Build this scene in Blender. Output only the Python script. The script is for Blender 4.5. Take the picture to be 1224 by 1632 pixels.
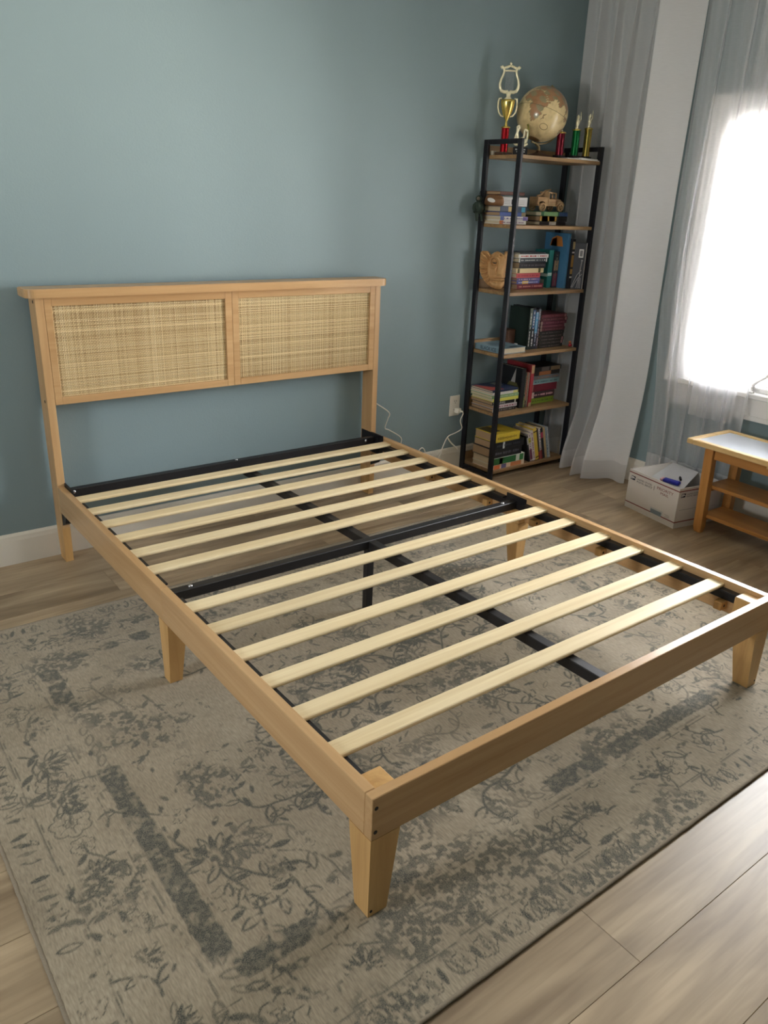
import bpy, bmesh, math, random
import numpy as np
from mathutils import Matrix, Vector, Euler

PI = math.pi
scene = bpy.context.scene
for o in list(bpy.data.objects):
    bpy.data.objects.remove(o)
COL = scene.collection

# ------------------------------------------------------------------ camera
CAM_POS = (-0.75291, -0.96478, 1.42753)
FPX = 1247.146            # focal length in pixels of a 1224 x 1632 frame
CAM_ROWS = ((0.797638, -0.601910, 0.038427), (0.194785, 0.317375, 0.928080), (0.570817, 0.732787, -0.370394))   # right, up, forward
cam_data = bpy.data.cameras.new('camera')
cam = bpy.data.objects.new('camera', cam_data)
COL.objects.link(cam)
cam_data.sensor_fit = 'HORIZONTAL'
cam_data.sensor_width = 36.0
cam_data.lens = 36.0 * FPX / 1224.0
cam_data.clip_start = 0.02
r, u, f = (Vector(v) for v in CAM_ROWS)
cam.matrix_world = Matrix(((r.x, u.x, -f.x, CAM_POS[0]), (r.y, u.y, -f.y, CAM_POS[1]),
                           (r.z, u.z, -f.z, CAM_POS[2]), (0, 0, 0, 1)))
scene.camera = cam

# ------------------------------------------------------------------ world, lights, exposure
SKY = 36.0
world = bpy.data.worlds.new('overcast_sky')
scene.world = world
world.use_nodes = True
wn = world.node_tree.nodes
wl = world.node_tree.links
bg = wn['Background']
wtc = wn.new('ShaderNodeTexCoord')
wsep = wn.new('ShaderNodeSeparateXYZ')
wramp = wn.new('ShaderNodeValToRGB')
wramp.color_ramp.elements[0].position = 0.44
wramp.color_ramp.elements[0].color = (1.64, 1.57, 1.43, 1)
wramp.color_ramp.elements[1].position = 0.54
wramp.color_ramp.elements[1].color = (0.86, 0.88, 0.90, 1)
wmap = wn.new('ShaderNodeMapRange')
wmap.inputs[1].default_value = -1
wl.new(wtc.outputs['Generated'], wsep.inputs[0])
wl.new(wsep.outputs['Z'], wmap.inputs[0])
wl.new(wmap.outputs[0], wramp.inputs[0])
wl.new(wramp.outputs[0], bg.inputs[0])
bg.inputs[1].default_value = SKY

WIN_Y0, WIN_Y1, WIN_Z0, WIN_Z1 = -0.05, 1.30, 0.63, 1.84
XR = 2.95            # inner face of the window wall
WALL_Y = 2.205       # face of the blue wall
XL, YB, ZC = -2.3, -2.4, 2.62
SW_Y0, SW_Y1, SW_Z0, SW_Z1 = 0.25, 0.90, 0.95, 1.60   # unseen window, added in the left wall for fill light


def portal(name, loc, rot, sx, sy):
    l = bpy.data.lights.new(name, 'AREA')
    l.shape = 'RECTANGLE'
    l.size, l.size_y = sx, sy
    l.cycles.is_portal = True
    o = bpy.data.objects.new(name, l)
    COL.objects.link(o)
    o.location = loc
    o.rotation_euler = rot
    return o


portal('window_portal', (XR + 0.14, (WIN_Y0 + WIN_Y1) / 2, (WIN_Z0 + WIN_Z1) / 2), (0, PI / 2, 0),
       WIN_Z1 - WIN_Z0, WIN_Y1 - WIN_Y0)

portal('added_window_portal', (XL - 0.14, (SW_Y0 + SW_Y1) / 2, (SW_Z0 + SW_Z1) / 2), (0, -PI / 2, 0),
       SW_Z1 - SW_Z0, SW_Y1 - SW_Y0)

vs = scene.view_settings
scene.display_settings.display_device = 'sRGB'
vs.view_transform = 'Standard'
vs.look = 'None'
vs.exposure = 0.30
vs.gamma = 1.0
vs.use_curve_mapping = False

rng = random.Random(7)


# ------------------------------------------------------------------ helpers
def lin(c):
    c = c / 255.0
    return c / 12.92 if c <= 0.04045 else ((c + 0.055) / 1.055) ** 2.4


def rgb(r, g, b):
    return (lin(r), lin(g), lin(b), 1.0)


MATS = {}


def new_mat(name):
    m = bpy.data.materials.new(name)
    m.use_nodes = True
    nt = m.node_tree
    return m, nt, nt.nodes['Principled BSDF']


def plain(name, c, rough=0.5, metal=0.0, spec=0.5, var=0.08, scale=40.0, bump=0.0):
    """plain surface with a little tone variation and relief"""
    if name in MATS:
        return MATS[name]
    m, nt, b = new_mat(name)
    b.inputs['Roughness'].default_value = rough
    b.inputs['Metallic'].default_value = metal
    b.inputs['Specular IOR Level'].default_value = spec
    tc = nt.nodes.new('ShaderNodeTexCoord')
    no = nt.nodes.new('ShaderNodeTexNoise')
    no.inputs['Scale'].default_value = scale
    no.inputs['Detail'].default_value = 4
    nt.links.new(tc.outputs['Object'], no.inputs['Vector'])
    mx = nt.nodes.new('ShaderNodeMix')
    mx.data_type = 'RGBA'
    mx.inputs[6].default_value = tuple(x * (1 - var) for x in c[:3]) + (1,)
    mx.inputs[7].default_value = tuple(min(1, x * (1 + var)) for x in c[:3]) + (1,)
    nt.links.new(no.outputs['Fac'], mx.inputs[0])
    nt.links.new(mx.outputs[2], b.inputs['Base Color'])
    if bump:
        bp = nt.nodes.new('ShaderNodeBump')
        bp.inputs['Strength'].default_value = bump
        bp.inputs['Distance'].default_value = 0.002
        nt.links.new(no.outputs['Fac'], bp.inputs['Height'])
        nt.links.new(bp.outputs[0], b.inputs['Normal'])
    MATS[name] = m
    return m


def wood(name, c1, c2, axis='X', fine=26.0, along=1.2, rough=0.45, rnd=0.12, bump=0.08, spec=0.4):
    """long-grained wood; grain runs along the object's axis"""
    if name in MATS:
        return MATS[name]
    m, nt, b = new_mat(name)
    N, Lk = nt.nodes, nt.links
    b.inputs['Roughness'].default_value = rough
    b.inputs['Specular IOR Level'].default_value = spec
    tc = N.new('ShaderNodeTexCoord')
    oi = N.new('ShaderNodeObjectInfo')
    mp = N.new('ShaderNodeMapping')
    sc = [fine] * 3
    sc['XYZ'.index(axis)] = along
    mp.inputs['Scale'].default_value = sc
    ml = N.new('ShaderNodeMath')
    ml.operation = 'MULTIPLY'
    ml.inputs[1].default_value = 37.0
    Lk.new(oi.outputs['Random'], ml.inputs[0])
    Lk.new(ml.outputs[0], mp.inputs['Location'])
    Lk.new(tc.outputs['Object'], mp.inputs['Vector'])
    n1 = N.new('ShaderNodeTexNoise')
    n1.inputs['Scale'].default_value = 1.0
    n1.inputs['Detail'].default_value = 7
    n1.inputs['Roughness'].default_value = 0.62
    n1.inputs['Distortion'].default_value = 0.8
    Lk.new(mp.outputs[0], n1.inputs['Vector'])
    rp = N.new('ShaderNodeValToRGB')
    rp.color_ramp.elements[0].position = 0.32
    rp.color_ramp.elements[0].color = c1
    rp.color_ramp.elements[1].position = 0.68
    rp.color_ramp.elements[1].color = c2
    Lk.new(n1.outputs['Fac'], rp.inputs[0])
    hs = N.new('ShaderNodeHueSaturation')
    mr = N.new('ShaderNodeMapRange')
    mr.inputs[3].default_value = 1 - rnd
    mr.inputs[4].default_value = 1 + rnd
    Lk.new(oi.outputs['Random'], mr.inputs[0])
    Lk.new(mr.outputs[0], hs.inputs['Value'])
    Lk.new(rp.outputs[0], hs.inputs['Color'])
    Lk.new(hs.outputs[0], b.inputs['Base Color'])
    bp = N.new('ShaderNodeBump')
    bp.inputs['Strength'].default_value = bump
    bp.inputs['Distance'].default_value = 0.001
    Lk.new(n1.outputs['Fac'], bp.inputs['Height'])
    Lk.new(bp.outputs[0], b.inputs['Normal'])
    MATS[name] = m
    return m


class MB:
    """collects shapes into one mesh"""

    def __init__(self):
        self.v, self.f, self.sm = [], [], []

    def add(self, vs, fs, smooth=False):
        b = len(self.v)
        self.v += [tuple(p) for p in vs]
        self.f += [tuple(i + b for i in q) for q in fs]
        self.sm += [smooth] * len(fs)
        return self

    def box(self, x0, x1, y0, y1, z0, z1):
        return self.add([(x0, y0, z0), (x1, y0, z0), (x1, y1, z0), (x0, y1, z0),
                         (x0, y0, z1), (x1, y0, z1), (x1, y1, z1), (x0, y1, z1)],
                        [(3, 2, 1, 0), (4, 5, 6, 7), (0, 1, 5, 4), (1, 2, 6, 5), (2, 3, 7, 6), (3, 0, 4, 7)])

    def cbox(self, x0, x1, y0, y1, z0, z1, c=0.002):
        """box with chamfered edges"""
        c = min(c, (x1 - x0) * .45, (y1 - y0) * .45, (z1 - z0) * .45)
        bm = bmesh.new()
        bmesh.ops.create_cube(bm, size=1.0)
        for v in bm.verts:
            v.co = ((x0 + x1) / 2 + v.co.x * (x1 - x0), (y0 + y1) / 2 + v.co.y * (y1 - y0), (z0 + z1) / 2 + v.co.z * (z1 - z0))
        bmesh.ops.bevel(bm, geom=list(bm.edges), offset=c, segments=1, affect='EDGES')
        self.frombm(bm)
        return self

    def frombm(self, bm, smooth=False):
        bm.verts.index_update()
        self.add([v.co[:] for v in bm.verts], [[v.index for v in q.verts] for q in bm.faces], smooth)
        bm.free()

    def hexa(self, bottom, top):
        """frustum from two quads (counter-clockwise seen from above)"""
        return self.add(list(bottom) + list(top),
                        [(3, 2, 1, 0), (4, 5, 6, 7), (0, 1, 5, 4), (1, 2, 6, 5), (2, 3, 7, 6), (3, 0, 4, 7)])

    def prism(self, poly, a0, a1, axis='Z', smooth=False):
        """poly in the other two axes, extruded along axis"""
        n = len(poly)
        k = 'XYZ'.index(axis)

        def put(p, a):
            q = [p[0], p[1]]
            q.insert(k, a)
            return tuple(q)
        vs = [put(p, a0) for p in poly] + [put(p, a1) for p in poly]
        fs = [tuple(range(n))[::-1], tuple(range(n, 2 * n))]
        fs += [(i, (i + 1) % n, n + (i + 1) % n, n + i) for i in range(n)]
        return self.add(vs, fs, smooth)

    def tube(self, pts, rad, n=8, caps=True, smooth=True):
        pts = [Vector(p) for p in pts]
        rads = rad if isinstance(rad, (list, tuple)) else [rad] * len(pts)
        rings = []
        nrm = None
        for i, p in enumerate(pts):
            t = (pts[min(i + 1, len(pts) - 1)] - pts[max(i - 1, 0)]).normalized()
            if nrm is None:
                nrm = t.orthogonal().normalized()
            else:
                nrm = (nrm - t * nrm.dot(t))
                nrm = nrm.normalized() if nrm.length > 1e-6 else t.orthogonal().normalized()
            bi = t.cross(nrm)
            rings.append([p + rads[i] * (math.cos(2 * PI * k / n) * nrm + math.sin(2 * PI * k / n) * bi) for k in range(n)])
        vs = [q for rg in rings for q in rg]
        fs = []
        for i in range(len(rings) - 1):
            for k in range(n):
                fs.append((i * n + k, i * n + (k + 1) % n, (i + 1) * n + (k + 1) % n, (i + 1) * n + k))
        self.add(vs, fs, smooth)
        if caps:
            b = len(rings) - 1
            self.add(rings[0], [tuple(range(n))[::-1]])
            self.add(rings[b], [tuple(range(n))])
        return self

    def lathe(self, prof, n=24, cx=0, cy=0, smooth=True):
        vs, fs = [], []
        for (rr, z) in prof:
            for k in range(n):
                a = 2 * PI * k / n
                vs.append((cx + rr * math.cos(a), cy + rr * math.sin(a), z))
        for i in range(len(prof) - 1):
            for k in range(n):
                fs.append((i * n + k, i * n + (k + 1) % n, (i + 1) * n + (k + 1) % n, (i + 1) * n + k))
        self.add(vs, fs, smooth)
        if prof[0][0] > 1e-5:
            self.add(vs[:n], [tuple(range(n))[::-1]])
        if prof[-1][0] > 1e-5:
            self.add(vs[-n:], [tuple(range(n))])
        return self

    def sphere(self, c, rad, n=12, m=8, sz=(1, 1, 1)):
        prof = [(max(1e-6, math.sin(PI * i / m)), -math.cos(PI * i / m)) for i in range(m + 1)]
        vs, fs = [], []
        for (rr, z) in prof:
            for k in range(n):
                a = 2 * PI * k / n
                vs.append((c[0] + rad * sz[0] * rr * math.cos(a), c[1] + rad * sz[1] * rr * math.sin(a), c[2] + rad * sz[2] * z))
        for i in range(m):
            for k in range(n):
                fs.append((i * n + k, i * n + (k + 1) % n, (i + 1) * n + (k + 1) % n, (i + 1) * n + k))
        return self.add(vs, fs, True)

    def build(self, name, m, parent=None, loc=None):
        """one mesh object; vertices are given in the parent's frame (or the world)"""
        me = bpy.data.meshes.new(name)
        me.from_pydata(self.v, [], self.f)
        me.polygons.foreach_set('use_smooth', self.sm)
        me.materials.append(m)
        me.update()
        o = bpy.data.objects.new(name, me)
        COL.objects.link(o)
        if parent:
            o.parent = parent
        if loc:
            o.location = loc
        return o


def tag(o, label=None, cat=None, group=None, kind=None):
    if label:
        o['label'] = label
    if cat:
        o['category'] = cat
    if group:
        o['group'] = group
    if kind:
        o['kind'] = kind
    return o


def thing(name, label, cat, loc=(0, 0, 0), rot=0.0, group=None):
    o = bpy.data.objects.new(name, None)
    o.empty_display_size = 0.05
    COL.objects.link(o)
    o.location = loc
    o.rotation_euler = rot if isinstance(rot, (tuple, Euler)) else (0, 0, rot)
    return tag(o, label, cat, group)


def text_mesh(s, w, h, xalign=0.5):
    """flat letters in the XY plane, scaled to fit w x h and centred at the origin"""
    cu = bpy.data.curves.new('lettering', 'FONT')
    cu.body = s
    cu.resolution_u = 3
    ob = bpy.data.objects.new('lettering', cu)
    COL.objects.link(ob)
    dg = bpy.context.evaluated_depsgraph_get()
    dg.update()
    me = bpy.data.meshes.new_from_object(ob.evaluated_get(dg))
    bpy.data.objects.remove(ob)
    bpy.data.curves.remove(cu)
    co = np.empty(len(me.vertices) * 3)
    me.vertices.foreach_get('co', co)
    co = co.reshape(-1, 3)
    lo, hi = co.min(0), co.max(0)
    sx = w / max(1e-6, hi[0] - lo[0])
    sy = h / max(1e-6, hi[1] - lo[1])
    co[:, 0] = (co[:, 0] - (lo[0] + hi[0]) / 2) * sx
    co[:, 1] = (co[:, 1] - (lo[1] + hi[1]) / 2) * sy
    co[:, 2] = 0
    me.vertices.foreach_set('co', co.ravel())
    me.update()
    return me


def letters(s, w, h, m, parent, mat4, name='lettering'):
    me = text_mesh(s, w, h)
    me.transform(mat4)
    me.materials.clear()
    me.materials.append(m)
    o = bpy.data.objects.new(name, me)
    COL.objects.link(o)
    o.parent = parent
    return o


def basis(origin, ex, ey):
    ex, ey = Vector(ex).normalized(), Vector(ey).normalized()
    ez = ex.cross(ey)
    return Matrix(((ex.x, ey.x, ez.x, origin[0]), (ex.y, ey.y, ez.y, origin[1]), (ex.z, ey.z, ez.z, origin[2]), (0, 0, 0, 1)))


# ------------------------------------------------------------------ materials
def wall_mat(name, c, bump=0.25):
    m, nt, b = new_mat(name)
    N, Lk = nt.nodes, nt.links
    b.inputs['Roughness'].default_value = 0.55
    b.inputs['Specular IOR Level'].default_value = 0.3
    tc = N.new('ShaderNodeTexCoord')
    n1 = N.new('ShaderNodeTexNoise')
    n1.inputs['Scale'].default_value = 130
    n1.inputs['Detail'].default_value = 3
    Lk.new(tc.outputs['Object'], n1.inputs['Vector'])
    n2 = N.new('ShaderNodeTexNoise')
    n2.inputs['Scale'].default_value = 1.6
    Lk.new(tc.outputs['Object'], n2.inputs['Vector'])
    mx = N.new('ShaderNodeMix')
    mx.data_type = 'RGBA'
    mx.inputs[6].default_value = tuple(x * .96 for x in c[:3]) + (1,)
    mx.inputs[7].default_value = tuple(x * 1.04 for x in c[:3]) + (1,)
    Lk.new(n2.outputs['Fac'], mx.inputs[0])
    Lk.new(mx.outputs[2], b.inputs['Base Color'])
    bp = N.new('ShaderNodeBump')
    bp.inputs['Strength'].default_value = bump
    bp.inputs['Distance'].default_value = 0.0015
    Lk.new(n1.outputs['Fac'], bp.inputs['Height'])
    Lk.new(bp.outputs[0], b.inputs['Normal'])
    return m


M_WALL = wall_mat('blue_wall_paint', rgb(133, 151, 155))
M_WHITEWALL = wall_mat('cream_wall_paint', rgb(222, 212, 196), .1)
M_CEIL = wall_mat('white_ceiling_paint', rgb(228, 226, 220), .3)
M_TRIM = plain('white_trim_paint', rgb(228, 222, 210), .35, var=.02)
M_WINTRIM = plain('white_window_paint', rgb(236, 234, 232), .35, var=.02)
M_RAIL_X = wood('honey_oak_x', rgb(184, 144, 99), rgb(204, 166, 120), 'X', 22, .9, .26, .03)
M_RAIL_Y = wood('honey_oak_y', rgb(184, 144, 99), rgb(204, 166, 120), 'Y', 22, .9, .26, .03)
M_RAIL_Z = wood('honey_oak_z', rgb(184, 144, 99), rgb(204, 166, 120), 'Z', 22, .9, .42, .03)
M_LEG = wood('pine_leg', rgb(192, 148, 92), rgb(218, 176, 116), 'Z', 20, 1.4, .42, .05)
M_SLAT = wood('pale_pine_slat', rgb(222, 198, 152), rgb(243, 225, 186), 'X', 34, 1.0, .5, .05)
M_SHELF = wood('brown_oak_shelf', rgb(128, 100, 68), rgb(168, 136, 96), 'X', 30, 1.0, .45, .05)
M_TABLE = wood('amber_oak_table', rgb(166, 112, 56), rgb(196, 142, 80), 'Y', 24, 1.1, .38, .05)
M_TABLE_Z = wood('amber_oak_table_leg', rgb(166, 112, 56), rgb(196, 142, 80), 'Z', 24, 1.1, .38, .05)
M_TABLETOP = wood('pale_oak_tabletop', rgb(200, 166, 112), rgb(220, 188, 134), 'Y', 24, 1.1, .3, .03)
M_BLACK = plain('black_powder_coat', rgb(26, 25, 28), .45, .0, .5, .1, 60)
M_BLACKMETAL = plain('black_shelf_metal', rgb(28, 28, 34), .42, .2, .5, .1, 60)
M_HOLE = plain('dark_bolt_hole', rgb(24, 20, 18), .5)
M_STEEL = plain('bright_bolt_steel', rgb(205, 205, 210), .25, .9)
M_GOLD = plain('polished_gold', rgb(226, 200, 112), .22, .9, var=.04)
M_GOLDPALE = plain('pale_gold_plastic', rgb(244, 236, 202), .25, .35, var=.04)
M_WHITEPL = plain('white_plastic', rgb(232, 226, 214), .4, var=.02)
M_PAGES = plain('book_pages', rgb(206, 192, 164), .85, var=.08, scale=300)
M_PAGESDK = plain('book_pages_tan', rgb(168, 140, 108), .85, var=.08, scale=300)
M_PAPER = plain('white_paper', rgb(226, 224, 222), .7, var=.03)
M_INK = plain('black_ink', rgb(28, 28, 32), .6)
M_WHITEINK = plain('white_ink', rgb(232, 230, 226), .6)


def colour(r_, g_, b_, rough=.45):
    return plain('paint_%d_%d_%d' % (r_, g_, b_), rgb(r_, g_, b_), rough, var=.05)


# ------------------------------------------------------------------ room shell
fl = MB().box(XL - .15, XR + .15, YB - .1, WALL_Y + .1, -.06, -.012).build('floor', plain('underlay', rgb(70, 62, 54), .9))
tag(fl, kind='structure')


def plank_mat():
    m, nt, b = new_mat('greige_oak_plank')
    N, Lk = nt.nodes, nt.links
    b.inputs['Roughness'].default_value = 0.36
    b.inputs['Specular IOR Level'].default_value = 0.5
    tc = N.new('ShaderNodeTexCoord')
    oi = N.new('ShaderNodeObjectInfo')
    ml = N.new('ShaderNodeMath')
    ml.operation = 'MULTIPLY'
    ml.inputs[1].default_value = 53.0
    Lk.new(oi.outputs['Random'], ml.inputs[0])

    def noise(scale, detail, dist, sc):
        mp = N.new('ShaderNodeMapping')
        mp.inputs['Scale'].default_value = sc
        Lk.new(ml.outputs[0], mp.inputs['Location'])
        Lk.new(tc.outputs['Object'], mp.inputs['Vector'])
        n = N.new('ShaderNodeTexNoise')
        n.inputs['Scale'].default_value = scale
        n.inputs['Detail'].default_value = detail
        n.inputs['Distortion'].default_value = dist
        Lk.new(mp.outputs[0], n.inputs['Vector'])
        return n
    broad = noise(1.0, 3, 1.2, (1.6, 7, 1))
    fine = noise(1.0, 8, .6, (3.0, 60, 1))
    rp = N.new('ShaderNodeValToRGB')
    rp.color_ramp.elements[0].position = 0.30
    rp.color_ramp.elements[0].color = rgb(142, 121, 95)
    rp.color_ramp.elements[1].position = 0.72
    rp.color_ramp.elements[1].color = rgb(193, 171, 140)
    Lk.new(broad.outputs['Fac'], rp.inputs[0])
    rp2 = N.new('ShaderNodeValToRGB')
    rp2.color_ramp.elements[0].position = 0.28
    rp2.color_ramp.elements[0].color = (.80, .79, .78, 1)
    rp2.color_ramp.elements[1].position = 0.62
    rp2.color_ramp.elements[1].color = (1.04, 1.04, 1.04, 1)
    Lk.new(fine.outputs['Fac'], rp2.inputs[0])
    mx = N.new('ShaderNodeMix')
    mx.data_type = 'RGBA'
    mx.blend_type = 'MULTIPLY'
    mx.inputs[0].default_value = 1
    Lk.new(rp.outputs[0], mx.inputs[6])
    Lk.new(rp2.outputs[0], mx.inputs[7])
    hs = N.new('ShaderNodeHueSaturation')
    mr = N.new('ShaderNodeMapRange')
    mr.inputs[3].default_value = .88
    mr.inputs[4].default_value = 1.08
    Lk.new(oi.outputs['Random'], mr.inputs[0])
    Lk.new(mr.outputs[0], hs.inputs['Value'])
    Lk.new(mx.outputs[2], hs.inputs['Color'])
    Lk.new(hs.outputs[0], b.inputs['Base Color'])
    bp = N.new('ShaderNodeBump')
    bp.inputs['Strength'].default_value = .12
    bp.inputs['Distance'].default_value = .001
    Lk.new(fine.outputs['Fac'], bp.inputs['Height'])
    Lk.new(bp.outputs[0], b.inputs['Normal'])
    return m


M_PLANK = plank_mat()
PITCH, PLEN = 0.195, 1.5
k0 = math.floor((YB + .40) / PITCH) - 1
k1 = math.ceil((WALL_Y + .40) / PITCH)
cache = {}
prng = random.Random(3)
for k in range(k0, k1):
    ya, yb = max(YB, -.40 + k * PITCH), min(WALL_Y, -.40 + (k + 1) * PITCH)
    if yb - ya < .02:
        continue
    off = .40 if k == 0 else prng.uniform(0, PLEN)
    x = XL - PLEN + ((off - XL) % PLEN)
    while x < XR:
        xa, xb = max(XL, x), min(XR, x + PLEN)
        if xb - xa > .03:
            key = (round(xb - xa, 4), round(yb - ya, 4))
            w2, h2 = (xb - xa) / 2, (yb - ya) / 2
            if key not in cache:
                g, c = .0003, .0008
                mb = MB()
                a, b_ = w2 - g, h2 - g
                mb.hexa([(-a, -b_, -.014), (a, -b_, -.014), (a, b_, -.014), (-a, b_, -.014)],
                        [(-a, -b_, -c), (a, -b_, -c), (a, b_, -c), (-a, b_, -c)])
                mb.hexa([(-a, -b_, -c), (a, -b_, -c), (a, b_, -c), (-a, b_, -c)],
                        [(-a + c, -b_ + c, 0), (a - c, -b_ + c, 0), (a - c, b_ - c, 0), (-a + c, b_ - c, 0)])
                o = mb.build('plank', M_PLANK, fl)
                cache[key] = o.data
            else:
                o = bpy.data.objects.new('plank', cache[key])
                COL.objects.link(o)
                o.parent = fl
            o.location = ((xa + xb) / 2, (ya + yb) / 2, 0)
        x += PLEN

tag(MB().box(XL - .1, XR + .15, WALL_Y, WALL_Y + .1, -.06, ZC).build('wall_back', M_WALL), kind='structure')
wr = MB()
wr.box(XR, XR + .15, WIN_Y1, WALL_Y, -.06, ZC)
wr.box(XR, XR + .15, YB, WIN_Y0, -.06, ZC)
wr.box(XR, XR + .15, WIN_Y0, WIN_Y1, -.06, WIN_Z0)
wr.box(XR, XR + .15, WIN_Y0, WIN_Y1, WIN_Z1, ZC)
tag(wr.build('wall_right', M_WALL), kind='structure')
wlf = MB()
wlf.box(XL - .15, XL, SW_Y1, WALL_Y, -.06, ZC)
wlf.box(XL - .15, XL, YB - .1, SW_Y0, -.06, ZC)
wlf.box(XL - .15, XL, SW_Y0, SW_Y1, -.06, SW_Z0)
wlf.box(XL - .15, XL, SW_Y0, SW_Y1, SW_Z1, ZC)
tag(wlf.build('wall_left', M_WALL), kind='structure')
tag(MB().box(XL, XR + .15, YB - .1, YB, -.06, ZC).build('wall_front', M_WALL), kind='structure')
tag(MB().box(XL - .1, XR + .15, YB - .1, WALL_Y + .1, ZC, ZC + .08).build('ceiling', M_CEIL), kind='structure')


def base_profile(t):
    return [(0, 0), (t, 0), (t, .100), (t * .8, .110), (t * .7, .118), (t * .3, .126), (0, .128)]


bb = MB().prism([(WALL_Y - .0005 - a, z) for a, z in base_profile(.015)], XL + .016, XR - .016, 'X')
tag(bb.build('baseboard_back', M_TRIM), kind='structure')
bb = MB().prism([(XR - .0005 - a, z) for a, z in base_profile(.015)], YB + .016, WALL_Y - .001, 'Y')
# prism along Y takes (x, z)
tag(bb.build('baseboard_right', M_TRIM), kind='structure')
bb = MB().prism([(XL + .0005 + a, z) for a, z in base_profile(.015)], YB + .016, WALL_Y - .001, 'Y')
tag(bb.build('baseboard_left', M_TRIM), kind='structure')


# ------------------------------------------------------------------ window
def glass_mat():
    m, nt, b = new_mat('window_glass')
    N, Lk = nt.nodes, nt.links
    out = N['Material Output']
    N.remove(b)
    tr = N.new('ShaderNodeBsdfTransparent')
    gl = N.new('ShaderNodeBsdfGlossy')
    gl.inputs['Roughness'].default_value = .02
    fr = N.new('ShaderNodeFresnel')
    fr.inputs[0].default_value = 1.45
    mx = N.new('ShaderNodeMixShader')
    Lk.new(fr.outputs[0], mx.inputs[0])
    Lk.new(tr.outputs[0], mx.inputs[1])
    Lk.new(gl.outputs[0], mx.inputs[2])
    Lk.new(mx.outputs[0], out.inputs[0])
    return m


M_GLASS = glass_mat()
win = bpy.data.objects.new('window_1', None)
COL.objects.link(win)
tag(win, kind='structure')


def ring(mb, x0, x1, y0, y1, z0, z1, w, bottom=True):
    """rectangular frame, border w, in the YZ plane; outside y0..y1, z0..z1"""
    mb.box(x0, x1, y0, y0 + w, z0, z1)
    mb.box(x0, x1, y1 - w, y1, z0, z1)
    mb.box(x0, x1, y0 + w, y1 - w, z1 - w, z1)
    if bottom:
        mb.box(x0, x1, y0 + w, y1 - w, z0, z0 + w)


cs = MB()
cw = .098
ya, yb, za, zb = WIN_Y0 - cw, WIN_Y1 + cw, .605, WIN_Z1 + cw
for d0, d1, t in ((0, .022, .026), (.022, .05, .020), (.05, .08, .016), (.08, cw + .004, .012)):
    w = d1 - d0
    y0, y1, z1 = ya + d0, yb - d0, zb - d0
    cs.box(XR - t, XR - .0005, y0, y0 + w, za, z1)
    cs.box(XR - t, XR - .0005, y1 - w, y1, za, z1)
    cs.box(XR - t, XR - .0005, y0 + w, y1 - w, z1 - w, z1)
cs.build('casing', M_WINTRIM, win)
MB().cbox(XR - .05, XR + .10, WIN_Y0 - .003, WIN_Y1 + .003, .606, .632, .004).build('stool', M_WINTRIM, win)
ap = MB()
for z0, z1, t in ((.585, .605, .030), (.555, .585, .022), (.520, .555, .017), (.498, .520, .024)):
    ap.box(XR - t, XR - .0005, WIN_Y0 - .07, WIN_Y1 + .07, z0, z1)
ap.build('apron', M_WINTRIM, win)
jb = MB()
ring(jb, XR + .0005, XR + .149, WIN_Y0 + .0005, WIN_Y1 - .0005, WIN_Z0 + .003, WIN_Z1 - .0005, .02)
jb.build('jamb', M_WINTRIM, win)
nsash = 3
sw = (WIN_Y1 - WIN_Y0 - .042) / nsash
for i in range(nsash):
    y1 = WIN_Y1 - .021 - i * sw
    y0 = y1 - sw
    s = MB()
    ring(s, XR + .06, XR + .105, y0 + .001, y1 - .001, WIN_Z0 + .024, WIN_Z1 - .022, .022)
    ring(s, XR + .07, XR + .10, y0 + .022, y1 - .022, WIN_Z0 + .046, WIN_Z1 - .044, .028)
    so = s.build('sash', M_WINTRIM, win)
    MB().box(XR + .083, XR + .087, y0 + .05, y1 - .05, WIN_Z0 + .074, WIN_Z1 - .072).build('pane', M_GLASS, so)
    if i == 0:
        c = MB()
        c.cbox(XR + .045, XR + .062, y0 + .17, y0 + .25, WIN_Z1 - .10, WIN_Z1 - .066, .003)
        c.build('sash_latch', plain('grey_latch', rgb(150, 148, 146), .4), win)
added_win = bpy.data.objects.new('added_window', None)  # out of view, added to light the bed's left side
COL.objects.link(added_win)
tag(added_win, kind='structure')
cs = MB()
ring(cs, XL + .0005, XL + .022, SW_Y0 - .08, SW_Y1 + .08, SW_Z0 - .08, SW_Z1 + .08, .08)
cs.build('casing', M_WINTRIM, added_win)
cs = MB()
ring(cs, XL - .11, XL - .06, SW_Y0 + .001, SW_Y1 - .001, SW_Z0 + .001, SW_Z1 - .001, .05)
so = cs.build('sash', M_WINTRIM, added_win)
MB().box(XL - .088, XL - .084, SW_Y0 + .05, SW_Y1 - .05, SW_Z0 + .05, SW_Z1 - .05).build('pane', M_GLASS, so)
crk = MB()
crk.cbox(XR + .0, XR + .055, .885, .985, .6325, .652, .006)
crk.tube([(XR + .01, .93, .65), (XR - .01, .925, .668), (XR - .015, .90, .69), (XR - .015, .865, .715)], [.011, .009, .007, .006], 8)
crk.sphere((XR - .015, .858, .724), .011, 10, 6)
crk.tube([(XR + .005, .935, .648), (XR - .03, .925, .637), (XR - .038, .90, .634)], [.008, .008, .007], 8)
crk.build('crank_handle', plain('white_metal', rgb(215, 213, 210), .3), win)


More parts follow.
